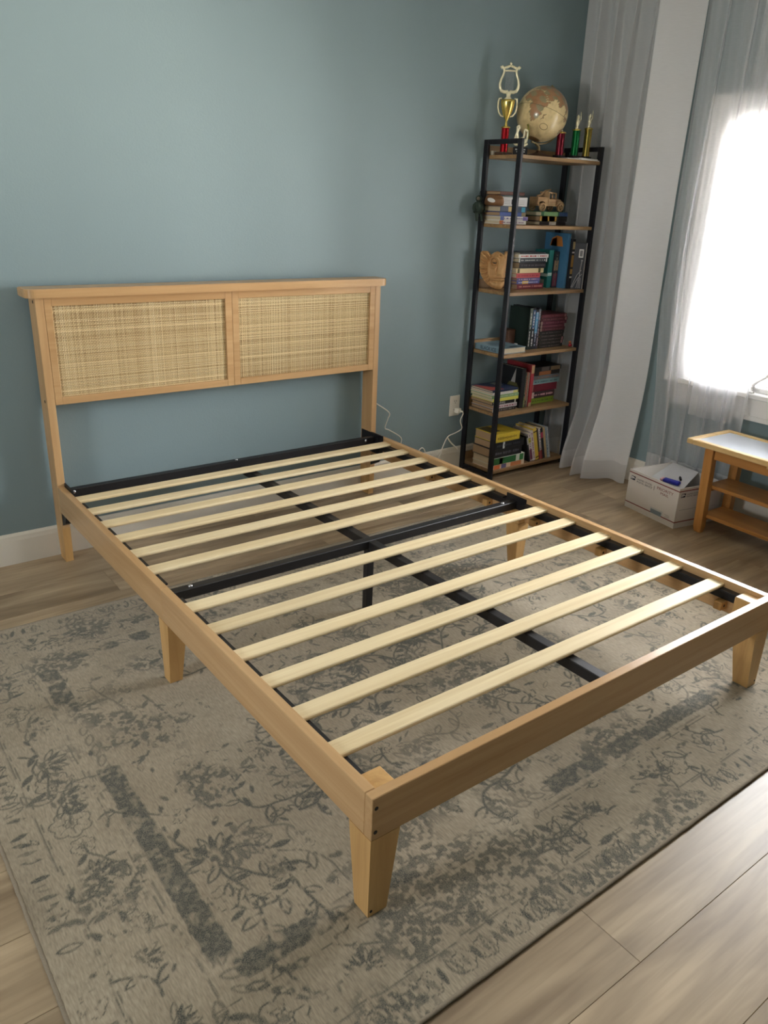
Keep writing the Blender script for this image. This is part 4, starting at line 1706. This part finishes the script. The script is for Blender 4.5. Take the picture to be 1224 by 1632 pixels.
MB().box(.032, .048, -.0070, -.0066, .171, .202).build('label_print', colour(120, 120, 122), pf_)
mb = MB()
for pts in ([(.006, .006), (.030, .072), (.050, .10)], [(.012, .006), (.036, .055), (.056, .08)], [(.044, .004), (.044, .10), (.048, .145)], [(.034, .004), (.040, .05)], [(.052, .004), (.050, .06)]):
    mb.tube([(x, -.0066, z) for x, z in pts], .0022, 5)
mb.sphere((.048, -.0062, .150), .005, 8, 6, (1, .2, 1))
mb.build('line_drawing', colour(150, 150, 152), pf_)

# carved half mask
mk_ = thing('carved_mask', 'carved light wooden half-face mask with a striped mane on the third shelf', 'mask', (2.288, 2.098, E3 + .0006), -.62)
sil = [(0, .96), (.08, 1.0), (.28, .99), (.40, .90), (.50, .97), (.62, 1.0), (.76, .96), (.84, .90), (.90, 1.0), (1.0, 1.0), (1.0, .85), (.965, .62),
       (.955, .42), (.975, .37), (.95, .30), (.965, .20), (.93, .09), (.86, .02), (.70, 0), (.52, .04), (.34, .12), (.20, .22), (.08, .35), (.02, .46), (0, .58)]
MW, MH = .142, .192


def inside(x, y, P):
    c = False
    j = len(P) - 1
    for i in range(len(P)):
        if (P[i][1] > y) != (P[j][1] > y) and x < (P[j][0] - P[i][0]) * (y - P[i][1]) / (P[j][1] - P[i][1]) + P[i][0]:
            c = not c
        j = i
    return c


def edge_d(x, y, P):
    d = 9
    for i in range(len(P)):
        a, b = P[i - 1], P[i]
        dx, dy = b[0] - a[0], (b[1] - a[1])
        t = max(0, min(1, ((x - a[0]) * dx + (y - a[1]) * dy) / (dx * dx + dy * dy + 1e-9)))
        d = min(d, math.hypot(x - a[0] - t * dx, y - a[1] - t * dy))
    return d


def gau(x, y, cx, cy, sx, sy):
    return math.exp(-((x - cx) / sx) ** 2 - ((y - cy) / sy) ** 2)


def mh(x, y):
    e = edge_d(x, y, sil)
    h = .022 * (1 - math.exp(-e * 9)) + .012 * x
    # mane ridges sweep round the left side
    rx, ry = x - .62, y - .56
    ang, rad = math.atan2(ry, rx), math.hypot(rx * 1.1, ry)
    mane = sstep(.36, .46, rad) * sstep(1.9, 2.3, abs(ang)) if rx < 0 else 0
    h += mane * .0115 * math.sin(ang * 24 + 3 * rad)
    h -= .006 * gau(rad, 0, .40, 0, .03, 1) * (1 if rx < 0 else .3)
    # brow curl, eye, nose, lips, chin
    ex, ey = x - .50, y - .71
    er = math.hypot(ex, ey * 1.15)
    h += .009 * math.exp(-((er - .15) / .035) ** 2) - .010 * math.exp(-((er - .10) / .03) ** 2) + .009 * math.exp(-(er / .055) ** 2)
    h += .014 * gau(x, y, .72, .88, .12, .05) - .024 * gau(x, y, .72, .885, .05, .025)
    h += .012 * gau(x, y, .88, .70, .09, .22)
    h += .022 * gau(x, y, .76, .42, .12, .06) + .006 * gau(x, y, .80, .55, .08, .10)
    h -= .012 * gau(x, y, .62, .50, .035, .13)
    for cy, am in ((.345, .011), (.265, .011)):
        h += am * gau(x, y - .05 * (x - .75) ** 2, .80, cy, .26, .026)
    h -= .015 * gau(x, y, .80, .305, .24, .015) + .011 * gau(x, y, .76, .225, .24, .014)
    h += .010 * gau(x, y, .72, .11, .18, .09)
    return max(.004, h)


NXm, NYm = 84, 112
ids, vs, fs = {}, [], []
for j in range(NYm + 1):
    for i in range(NXm + 1):
        x, y = i / NXm, j / NYm
        if inside(min(.999, max(.001, x)), min(.999, max(.001, y)), sil):
            ids[(i, j)] = len(vs)
            vs.append(((x - .5) * MW, -mh(x, y), y * MH))
cells = {}
for (i, j) in list(ids):
    if all(k in ids for k in ((i + 1, j), (i, j + 1), (i + 1, j + 1))):
        cells[(i, j)] = 1
        fs.append((ids[(i, j)], ids[(i + 1, j)], ids[(i + 1, j + 1)], ids[(i, j + 1)]))
back = {}


def bkv(k):
    if k not in back:
        back[k] = len(vs)
        p = vs[ids[k]]
        vs.append((p[0], .006, p[2]))
    return back[k]


for (i, j) in cells:
    for dx, dy, a, b in ((0, -1, (i, j), (i + 1, j)), (1, 0, (i + 1, j), (i + 1, j + 1)), (0, 1, (i + 1, j + 1), (i, j + 1)), (-1, 0, (i, j + 1), (i, j))):
        if (i + dx, j + dy) not in cells:
            fs.append((ids[b], ids[a], bkv(a), bkv(b)))
    fs.append((bkv((i, j)), bkv((i, j + 1)), bkv((i + 1, j + 1)), bkv((i + 1, j))))
mb = MB()
mb.add(vs, fs, True)
mz = min(p[2] for p in mb.v)
mb.v = [(p[0], p[1], p[2] - mz) for p in mb.v]
mb.build('carved_face', wood('carved_wood', rgb(176, 132, 84), rgb(204, 162, 110), 'Z', 30, 3, .5, .02), mk_)
MB().tube([(-.012, -.0375, .139 - mz), (-.004, -.0405, .135 - mz), (.004, -.0415, .134 - mz), (.011, -.040, .137 - mz)], [.001, .003, .003, .001], 6).build('eye_slit', M_INK, mk_)

# fourth shelf
G4 = 'books on the fourth shelf from the top'
book('flat', 'pale blue-grey hardback lying flat alone at the left of the fourth shelf', G4, 2.272, 2.170, E4 + .0005, .212, .178, .030, (126, 152, 166), ('BLACK ICE', .22, .78, .62), (28, 36, 46), rot=-PI / 2,
     cover=[([(.2, .25), (.5, .15), (.75, .3), (.7, .6), (.4, .7), (.22, .5)], (96, 122, 138)), ([(.78, .5), (.9, .45), (.92, .75), (.8, .8)], (44, 66, 80))])
bx = thing('brown_box', 'plain dark brown wooden box beside the dark green book on the fourth shelf', 'box', (2.474, 2.128, E4 + .0005))
MB().cbox(-.028, .028, -.034, .034, 0, .090, .003).build('box_body', plain('dark_brown_wood', rgb(92, 58, 40), .6, var=.15), bx)
MB().cbox(-.029, .029, -.035, .035, .0905, .098, .002).build('box_lid', plain('dark_brown_wood', rgb(92, 58, 40), .6), bx)
wc = thing('white_cube', 'tiny white cube behind the flat grey book, fourth shelf', 'cube', (2.486, 2.07, E4 + .0005), .2)
MB().cbox(-.009, .009, -.009, .009, 0, .026, .002).build('cube_body', M_PAPER, wc)
x = 2.506
for label, T_, h, col, kw in (
    ('dark green hardback, first of the upright books on the fourth shelf', .022, .222, (26, 42, 36), dict(bands=[(.55, 1, (92, 104, 92))], marks=(206, 206, 200))),
    ('black book with a blue upper spine, second upright on the fourth shelf', .024, .226, (26, 28, 34), dict(bands=[(.5, .94, (56, 84, 124))], marks=(220, 218, 214))),
    ('slim light blue spine between dark books, third upright on the fourth shelf', .022, .214, (28, 30, 44), dict(bands=[(.40, .93, (86, 150, 186))], marks=(170, 176, 196))),
    ('thin grey-pink spined book, last upright beside the dark pile, fourth shelf', .016, .220, (56, 52, 66), dict(bands=[(.70, .97, (120, 130, 140))], marks=(196, 170, 176))),
):
    book('up', label, G4, x, 2.004, E4 + .0005, h, .15, T_, col, **kw)
    x += T_ + .0008
its = []
names4 = ['lowest', 'second from bottom', 'third from bottom', 'fourth from bottom', 'fifth from bottom', 'fifth from top', 'fourth from top', 'third from top', 'second from top', 'topmost']
cols4 = [(44, 42, 40), (50, 48, 44), (46, 44, 42), (52, 48, 44), (38, 40, 38), (84, 40, 46), (88, 36, 50), (92, 38, 54), (80, 42, 46), (102, 44, 52)]
for k in range(10):
    its.append(('%s slim paperback, %s in the pile beside upright books, fourth shelf' % ('dark grey' if k < 5 else 'dark maroon', names4[k]), .198 + .004 * (k % 3) + .012 * (k > 6), .0178, cols4[k],
                dict(bands=[(.0, .07, (150, 130, 120))] if k in (5, 6, 7) else [(.90, .97, (176, 130, 130))] if k in (1, 2, 5, 8, 9) else [], marks=(96, 84, 80) if k < 5 else (122, 70, 76), pages=M_PAGESDK)))
stack(2.601, 2.006, E4, its, G4, D=.14, jit=.002)
rt = thing('red_toy', 'tiny red and orange toy at the right end of fourth shelf', 'toy', (2.818, 1.962, E4 + .0005))
mb = MB()
mb.sphere((0, 0, .010), .010, 12, 8, (1.3, 1, 1))
mb.build('red_body', colour(176, 50, 56), rt)
mb = MB()
mb.sphere((-.002, .002, .026), .008, 10, 8)
mb.build('orange_head', colour(176, 90, 50), rt)

# fifth shelf
G5 = 'books on the fifth shelf from the top'
stack(2.262, 1.985, E5, [
    ('grey and black magazine at the bottom of the left pile, fifth shelf', .180, .018, (58, 52, 50), dict(bands=[(.0, .03, WHT)], marks=(150, 140, 130), pages=M_PAGESDK)),
    ('white and magenta spined magazine, second from the bottom of the left pile, fifth shelf', .184, .020, (196, 184, 188), dict(marks=(150, 60, 90), pages=M_PAGESDK)),
    ('black magazine with bold white title in the left pile, fifth shelf', .186, .020, (30, 30, 34), dict(title=('STAR WARS', .03, .52, .66), bands=[(.92, .96, WHT)], pages=M_PAGESDK)),
    ('bright yellow spined magazine in the left pile, fifth shelf', .196, .017, (220, 214, 96), dict(dx=-.006, dy=-.008)),
    ('pale green spined magazine in the left pile, fifth shelf', .206, .017, (136, 166, 120), dict(dx=-.014, marks=(180, 200, 160), dy=-.006)),
    ('white spined magazine just under the navy one, fifth shelf', .196, .015, WHT, dict(dx=-.010, bands=[(.82, 1, (220, 216, 130))])),
    ('navy and red covered magazine on top of the left pile, fifth shelf', .196, .012, (30, 44, 76), dict(dx=-.010, cover=[([(0, .1), (.42, 0), (.5, .1), (.1, .9), (0, .9)], (176, 80, 72)), ([(.62, .5), (.86, .5), (.86, .9), (.62, .9)], (120, 130, 120))])),
], G5, D=.172)
book('up', 'large black hardback whose cover shows a white cone over an olive disc, fifth shelf', G5, 2.470, 1.982, E5 + .0005, .222, .185, .030, (26, 26, 30),
     cover=[([(.62, .44), (.99, .26), (.62, .26)], (176, 172, 168)), ([(.18, .12), (.30, .06), (.5, .08), (.62, .2), (.62, .5), (.48, .62), (.3, .6), (.18, .44)], (104, 100, 60)), ([(.30, .28), (.46, .24), (.52, .34), (.44, .44), (.32, .42)], (150, 136, 84))])
for k, (T_, h, col, what, bn) in enumerate(((.014, .196, (70, 78, 60), 'olive', [(0, .30, (104, 128, 70))]), (.010, .198, (160, 96, 80), 'rust', [(.0, .2, (70, 60, 54))]), (.012, .194, (110, 104, 92), 'grey-brown', []))):
    book('up', 'slim %s spined paperback standing between the black and red hardbacks, fifth shelf' % what, G5, 2.5015 + (0, .0148, .0254)[k], 1.986, E5 + .0005, h, .16, T_, col, bands=bn, marks=(150, 130, 110), pages=M_PAGESDK)
book('up', 'tall red hardback with pale wooden-coloured spine ends, fifth shelf', G5, 2.5400, 1.980, E5 + .0005, .236, .19, .024, (150, 42, 50),
     bands=[(0, .10, (166, 140, 106)), (.80, .99, (170, 142, 104))])
stack(2.590, 2.010, E5, [
    ('lime green book at the bottom of the right pile, fifth shelf', .200, .034, (118, 146, 44), dict(marks=(90, 110, 40))),
    ('dark book with white and red spine print above the lime green one, fifth shelf', .195, .036, (60, 40, 44), dict(bands=[(0, .11, (196, 180, 168))], marks=(196, 150, 156))),
    ('thick crimson hardback in the right pile, fifth shelf', .205, .042, (118, 32, 48), dict(bands=[(0, .04, (150, 100, 90))], dx=.006)),
    ('pale teal spined book in the right pile, fifth shelf', .226, .026, (130, 164, 168), dict(marks=(90, 120, 130))),
    ('light grey spined book above the teal one in the right pile, fifth shelf', .222, .022, (120, 122, 124), dict(marks=(160, 120, 100))),
    ('black and orange spined book, second from top of the right pile, fifth shelf', .224, .023, (40, 34, 32), dict(bands=[(.22, .66, (168, 104, 62))], pages=M_PAGESDK)),
    ('black book overhanging on top of the right pile, fifth shelf', .240, .024, (30, 28, 28), dict(bands=[(.30, .56, (96, 88, 84)), (.62, .95, (130, 108, 80))], dx=-.004)),
], G5, D=.145)

# bottom shelf
G6 = 'books on the bottom shelf'
stack(2.264, 1.940, E6, [
    ('orange and white spined thick book at the bottom of the left pile, lowest shelf', .252, .026, (222, 200, 180), dict(bands=[(.04, .22, (206, 110, 62)), (.56, .9, (206, 130, 84)), (.27, .42, (90, 90, 140))])),
    ('green and white spined thick book above the orange one, lowest shelf', .250, .040, (206, 212, 200), dict(bands=[(.0, .72, (44, 108, 58)), (.20, .30, (206, 120, 60)), (.84, .96, (60, 130, 70))])),
    ('thick black paperback, lower of the two black ones, lowest shelf', .228, .050, (34, 34, 38), dict(dx=-.008, marks=(84, 84, 92), pages=M_PAGESDK)),
    ('thick black paperback with a white bird mark, upper of the two black ones, lowest shelf', .232, .040, (30, 32, 36), dict(dx=-.004, bands=[(.28, .34, (190, 196, 196))], marks=(60, 64, 70), pages=M_PAGESDK)),
    ('thick yellow paperback on top of the left pile, lowest shelf', .190, .046, (206, 180, 58), dict(dx=-.002, marks=(150, 128, 36), pages=M_PAGESDK, cover=[([(.05, .3), (.45, .3), (.45, .95), (.05, .95)], (70, 62, 34))])),
], G6, D=.165)
x = 2.560
lean = .27
for label, T_, h, col, kw in (
    ('black and white comic paperback, first of the leaning row, lowest shelf', .012, .165, (40, 40, 46), dict(bands=[(.66, .92, (170, 170, 166))])),
    ('purple-red and yellow spined paperback leaning second in the row, lowest shelf', .020, .178, (206, 196, 196), dict(bands=[(.05, .42, (120, 50, 72)), (.66, .84, (196, 190, 70))], marks=(96, 60, 90))),
    ('white paperback with mauve print leaning left of the yellow one, lowest shelf', .022, .188, (210, 200, 200), dict(marks=(140, 84, 116))),
    ('tall yellow paperback in the leaning row, lowest shelf', .027, .204, (214, 182, 70), dict(bands=[(.06, .10, (90, 76, 40)), (.86, .90, (90, 76, 40))])),
    ('dark brown paperback with a red foot right of the tall yellow one, lowest shelf', .013, .194, (60, 44, 40), dict(bands=[(0, .25, (140, 44, 44))])),
    ('white and red spined paperback in the middle of the leaning row, lowest shelf', .015, .194, (206, 200, 196), dict(bands=[(.0, .30, (150, 50, 50))], marks=(100, 70, 70))),
    ('black paperback with a magenta circle leaning in the row, lowest shelf', .020, .196, (34, 32, 36), dict(bands=[(.68, .86, (178, 56, 84))])),
    ('tan hardback in the leaning row beside the black one, lowest shelf', .018, .196, (172, 150, 108), dict()),
    ('pale blue paperback near the right end of the leaning row, lowest shelf', .013, .200, (150, 168, 180), dict(marks=(90, 110, 130))),
    ('silver-white book at the right end of the leaning row, lowest shelf', .011, .196, (196, 198, 196), dict(marks=(130, 140, 150))),
):
    book('up', label, G6, x, 1.944, E6 + .0005, h, .135, T_, col, lean=lean, **kw)
    x += (T_ + .0006) / math.cos(lean)

# ------------------------------------------------------------------ on top of the bookshelf
ZT1 = E1 + .0005


def column(o, m, r, z0, z1, base=None):
    mb = MB()
    n = 8
    mb.lathe([(r, z0), (r, z1)], 20)
    mb.build('column', m, o)
    mb = MB()
    mb.lathe([(r * 1.18, z1 + .0002), (r * 1.18, z1 + .004), (r * .8, z1 + .008)], 20)
    mb.build('column_cap', M_GOLD, o)


ty = thing('lyre_trophy', 'tall gold cup trophy with a lyre on top and a red column, on the bookshelf', 'trophy', (2.292, 2.098, ZT1))
MB().cbox(-.035, .035, -.030, .030, 0, .014, .003).build('base', plain('dark_trophy_wood', rgb(70, 48, 34), .4), ty)
M_REDC = plain('red_anodised_column', rgb(176, 24, 34), .18, .7, var=.03)
column(ty, M_REDC, .019, .0142, .122)
mb = MB()
mb.lathe([(.012, .130), (.007, .136), (.005, .150), (.007, .158), (.012, .166), (.022, .186), (.030, .212), (.034, .236), (.034, .246), (.030, .2462), (.026, .236), (.001, .19)], 24)
mb.build('cup', M_GOLD, ty)
for s in (-1, 1):
    pts = [(s * .031, 0, .252 - .018 * 0), (s * .043, 0, .250), (s * .046, 0, .236), (s * .046, 0, .212), (s * .040, 0, .190), (s * .028, 0, .176), (s * .016, 0, .172)]
    MB().tube([(p[0] * .8, p[0] * -.6, p[2]) for p in pts], [.003, .0045, .0045, .004, .004, .004, .003], 8).build('cup_handle', M_GOLDPALE, ty)


def ry(x, z):
    return (x * .8, -x * .6, z)


mb = MB()
mb.lathe([(.018, .2465), (.018, .252), (.010, .258), (.010, .268), (.016, .274), (.006, .282)], 16)
mb.build('lyre_stand', M_GOLDPALE, ty)
mb = MB()
for s in (-1, 1):
    mb.tube([ry(s * q[0], q[1]) for q in ((.004, .281), (.022, .279), (.036, .284), (.043, .296), (.046, .312), (.042, .332), (.033, .352), (.029, .368), (.032, .380), (.040, .386), (.046, .380))],
            [.008, .008, .0075, .007, .0062, .0055, .0055, .0055, .006, .007, .008], 8)
mb.tube([ry(-.031, .370), ry(0, .371), ry(.031, .370)], .004, 8)
for s in range(-3, 4):
    mb.sphere(ry(s * .0085, .392 - abs(s) * .003), .0062, 8, 6)
mb.sphere(ry(0, .401), .006, 8, 6)
mb.build('lyre_frame', M_GOLDPALE, ty)
mb = MB()
for k in range(7):
    mb.tube([ry(-.018 + .006 * k, .283), ry(-.018 + .006 * k, .370)], .0009, 5)
mb.build('lyre_strings', M_STEEL, ty)

nt = thing('music_trophy', 'small black plaque trophy with gold music notes beside the lyre trophy', 'trophy', (2.305, 1.998, ZT1), -.62)
MB().cbox(-.034, .034, -.012, .012, 0, .036, .002).build('plaque', M_INK, nt)
mb = MB()
for z, a in ((.022, .026), (.012, .020)):
    p = -a
    while p < a - .004:
        q = p + bk.uniform(.003, .007)
        mb.box(p, q, -.0128, -.012, z, z + .005)
        p = q + .0016
mb.build('plaque_print', M_WHITEINK, nt)
mb = MB()
sp = []
for k in range(34):
    a = k / 33
    th_ = a * 3.3 * PI
    rad = .020 * (1 - a * .75)
    sp.append((-.018 + rad * math.cos(th_ + 1.6), -.002, .060 + rad * math.sin(th_ + 1.6)))
mb.tube(sp[::-1] + [(-.030, -.002, .082), (-.022, -.002, .100), (-.012, -.002, .118), (-.016, -.002, .130), (-.024, -.002, .124), (-.022, -.002, .100), (-.014, -.002, .06), (-.010, -.002, .038)], .0052, 8)
mb.build('treble_clef', M_GOLDPALE, nt)
mb = MB()
for x, zh in ((.004, .070), (.020, .064)):
    mb.sphere((x, -.002, zh), .0105, 10, 6, (1.2, .6, .9))
    mb.tube([(x + .007, -.002, zh), (x + .009, -.002, zh + .042)], .0042, 6)
mb.tube([(.012, -.002, .112), (.030, -.002, .106)], .0062, 6)
mb.tube([(-.005, -.002, .040), (.022, -.002, .060)], .006, 6)
mb.tube([(.010, -.002, .037), (.032, -.002, .052)], .006, 6)
mb.build('note_pair', M_GOLDPALE, nt)
mb = MB()
cr = [(.020 + .018 * math.cos(a), .100 + .045 * math.sin(a)) for a in [-1.1 + .22 * k for k in range(11)]]
ci = [(.014 + .014 * math.cos(a), .100 + .043 * math.sin(a)) for a in [-1.0 + .20 * k for k in range(11)]]
mb.prism(cr + ci[::-1], .002, .008, 'Y')
mb.build('crescent', M_GOLD, nt)

tg = thing('paper_sheet', 'white folded papers under the three column trophies on the bookshelf top', 'paper', (2.70, 1.995, ZT1))
mb = MB()
mb.hexa([(-.115, -.062, 0), (.132, -.062, 0), (.130, .05, 0), (-.12, .05, 0)], [(-.115, -.062, .004), (.132, -.062, .004), (.130, .05, .004), (-.12, .05, .004)])
mb.hexa([(-.02, -.066, .0042), (.12, -.06, .0042), (.112, .045, .0042), (-.02, .04, .0042)], [(-.02, -.066, .009), (.12, -.06, .009), (.112, .045, .009), (-.02, .04, .009)])
mb.build('sheets', M_PAPER, tg)


def small_trophy(label, x, y, z, m, h, r, fig):
    o = thing('column_trophy', label, 'trophy', (x, y, z), bk.uniform(-.2, .2))
    MB().cbox(-.026, .026, -.022, .022, 0, .012, .003).build('base', M_INK, o)
    column(o, m, r, .0122, h)
    mb = MB()
    z0 = h + .008
    mb.lathe([(.006, z0), (.008, z0 + .006), (.004, z0 + .012), (.009, z0 + .022), (.010, z0 + .030), (.005, z0 + .040), (.007, z0 + .046), (.008, z0 + .054), (.004, z0 + .062), (1e-5, z0 + .066)], 12)
    if fig:
        mb.tube([(.006, 0, z0 + .03), (.018, -.004, z0 + .044), (.016, -.004, z0 + .080)], [.003, .0028, .002], 6)
        mb.tube([(-.006, 0, z0 + .03), (-.010, -.006, z0 + .048), (.002, -.008, z0 + .056)], [.003, .0028, .002], 6)
    mb.build('figurine', M_GOLDPALE, o)
    return o


small_trophy('short trophy with a dark red column beside the globe', 2.592, 2.000, ZT1 + .0045, plain('maroon_column', rgb(112, 18, 38), .22, .6), .112, .020, True)
small_trophy('trophy with a bright green column and small gold figure, on the white papers', 2.700, 1.995, ZT1 + .0095, plain('green_column', rgb(12, 104, 52), .2, .6), .128, .019, True)
small_trophy('trophy with a shiny gold column at the right end of bookshelf top', 2.788, 1.992, ZT1 + .0095, plain('gold_column', rgb(206, 176, 92), .15, 1.0), .140, .019, True)
cd = thing('wood_block', 'small pale wooden block behind the lyre trophy on the bookshelf top', 'block', (2.272, 2.148, ZT1), .1)
MB().cbox(-.012, .012, -.009, .009, 0, .020, .002).build('block_body', colour(176, 166, 150), cd)

# globe
GC = Vector((2.512, 2.070, 1.856))
GR = .127
gl = thing('desk_globe', 'antique style beige desk globe on a small stand among the trophies', 'globe', (GC.x, GC.y, ZT1))
vdir = (Vector(CAM_POS) - GC).normalized()
up = Vector((0, 0, 1))
rt_ = up.cross(vdir).normalized()
up2 = vdir.cross(rt_).normalized()
la0, lo0, tl = math.radians(-16), math.radians(42), math.radians(16)
n_ = math.sin(la0) * vdir + math.cos(la0) * (math.cos(tl) * up2 + math.sin(tl) * rt_)
n_.normalize()
e_ = (vdir - n_ * vdir.dot(n_)).normalized()
e2 = n_.cross(e_)
x_l = (math.cos(lo0) * e_ - math.sin(lo0) * e2).normalized()
y_l = n_.cross(x_l)
LANDS = [[(-17, 15), (-10, 30), (10, 37), (32, 31), (43, 12), (51, 11), (40, -5), (40, -15), (35, -25), (27, -33), (18, -34), (12, -18), (9, -2), (8, 4), (-8, 5)],
         [(-10, 36), (0, 50), (10, 55), (30, 70), (100, 77), (170, 68), (140, 50), (122, 38), (120, 25), (108, 20), (105, 10), (100, 5), (98, 16), (90, 22), (80, 15), (77, 8), (72, 20), (60, 25), (57, 18), (45, 13), (35, 30), (27, 37), (15, 38)],
         [(44, -16), (50, -14), (47, -25), (44, -24)], [(114, -22), (130, -12), (142, -11), (153, -27), (147, -38), (130, -32), (115, -34)],
         [(95, 5), (105, -6), (115, -8), (118, 4), (109, 2)], [(-80, 8), (-60, 10), (-35, -6), (-48, -26), (-68, -54), (-74, -40), (-70, -18)]]
vs, fs, land = [], [], []
NM, NP = 180, 90
for j in range(NP + 1):
    la = -PI / 2 + PI * j / NP
    for i in range(NM):
        lo = -PI + 2 * PI * i / NM
        d = math.cos(la) * (math.cos(lo) * x_l + math.sin(lo) * y_l) + math.sin(la) * n_
        vs.append((d * GR)[:])
        ld, lg = math.degrees(la), math.degrees(lo)
        w = 1.5 * math.sin(lg * .35 + ld * .5) + 1.2 * math.sin(lg * .8 - ld * .7)
        v = 1.0 if any(inside(lg + w, ld + w * .7, P) for P in LANDS) or ld < -72 else 0.0
        if v and (math.sin(lg * .21 + 1) + math.sin(ld * .33 + lg * .1)) > .35:
            v = .5
        land.append(v)
for j in range(NP):
    for i in range(NM):
        fs.append((j * NM + i, j * NM + (i + 1) % NM, (j + 1) * NM + (i + 1) % NM, (j + 1) * NM + i))
m_, nt_, b_n = new_mat('antique_globe_paper')
b_n.inputs['Roughness'].default_value = .28
b_n.inputs['Coat Weight'].default_value = .3
at_ = nt_.nodes.new('ShaderNodeAttribute')
at_.attribute_name = 'land'
rp_ = nt_.nodes.new('ShaderNodeValToRGB')
rp_.color_ramp.elements[0].position = .15
rp_.color_ramp.elements[0].color = rgb(222, 200, 150)
rp_.color_ramp.elements[1].position = .95
rp_.color_ramp.elements[1].color = rgb(166, 122, 84)
q_ = rp_.color_ramp.elements.new(.42)
q_.color = rgb(142, 140, 106)
nz_ = nt_.nodes.new('ShaderNodeTexNoise')
nz_.inputs['Scale'].default_value = 34
nz_.inputs['Detail'].default_value = 6
tc_ = nt_.nodes.new('ShaderNodeTexCoord')
nt_.links.new(tc_.outputs['Object'], nz_.inputs['Vector'])
mx_ = nt_.nodes.new('ShaderNodeMix')
mx_.data_type = 'RGBA'
mx_.blend_type = 'MULTIPLY'
mx_.inputs[0].default_value = .4
rq_ = nt_.nodes.new('ShaderNodeValToRGB')
rq_.color_ramp.elements[0].position = .30
rq_.color_ramp.elements[0].color = (.5, .44, .36, 1)
rq_.color_ramp.elements[1].position = .52
rq_.color_ramp.elements[1].color = (1, 1, 1, 1)
nt_.links.new(nz_.outputs['Fac'], rq_.inputs[0])
nt_.links.new(at_.outputs['Fac'], rp_.inputs[0])
nt_.links.new(rp_.outputs[0], mx_.inputs[6])
nt_.links.new(rq_.outputs[0], mx_.inputs[7])
nt_.links.new(mx_.outputs[2], b_n.inputs['Base Color'])
mb = MB()
mb.add(vs, fs, True)
gz = GC.z - ZT1
ball = mb.build('ball', m_, gl, (0, 0, gz))
a_ = ball.data.attributes.new('land', 'FLOAT', 'POINT')
a_.data.foreach_set('value', land)
M_LINE = plain('brown_map_line', rgb(96, 70, 44), .5)
mb = MB()
mb.tube([((x_l * math.cos(2 * PI * k / 72) + y_l * math.sin(2 * PI * k / 72)) * (GR + .0002))[:] for k in range(73)], .0008, 5, caps=False)
mb.build('equator_line', M_LINE, ball)
cdir = (math.cos(math.radians(-38)) * (math.cos(math.radians(58)) * x_l + math.sin(math.radians(58)) * y_l) + math.sin(math.radians(-38)) * n_)
c1 = cdir.cross(n_).normalized()
c2 = c1.cross(cdir)
mb = MB()
mb.tube([((cdir + c1 * .16 * math.cos(2 * PI * k / 28) + c2 * .115 * math.sin(2 * PI * k / 28)).normalized() * (GR + .0003))[:] for k in range(29)], .0011, 5, caps=False)
mb.build('map_cartouche', M_LINE, ball)
mb = MB()
side_ = (rt_ * .8 - vdir * .55)
side_ = (side_ - n_ * side_.dot(n_)).normalized()
arc = [(n_ * math.cos(a) + side_ * math.sin(a)) * (GR + .008) for a in [PI * k / 36 for k in range(37)]]
mb.tube([(p.x, p.y, p.z + gz) for p in arc], .0035, 6)
for s in (1, -1):
    mb.sphere((n_.x * s * (GR + .008), n_.y * s * (GR + .008), n_.z * s * (GR + .008) + gz), .006, 8, 6)
mb.build('meridian_arm', plain('aged_brass', rgb(170, 150, 110), .3, .9), gl)
south = -n_ * (GR + .008)
mb = MB()
mb.tube([(south.x * .55, south.y * .55, south.z + gz - .004), (0, 0, .052), (0, 0, .028)], [.006, .008, .010], 10)
mb.build('stem', plain('aged_brass', rgb(170, 150, 110), .3, .9), gl)
mb = MB()
mb.lathe([(.064, 0), (.066, .006), (.060, .012), (.036, .018), (.014, .026), (.010, .034)], 28)
mb.build('base', plain('dark_walnut', rgb(72, 46, 34), .35), gl)
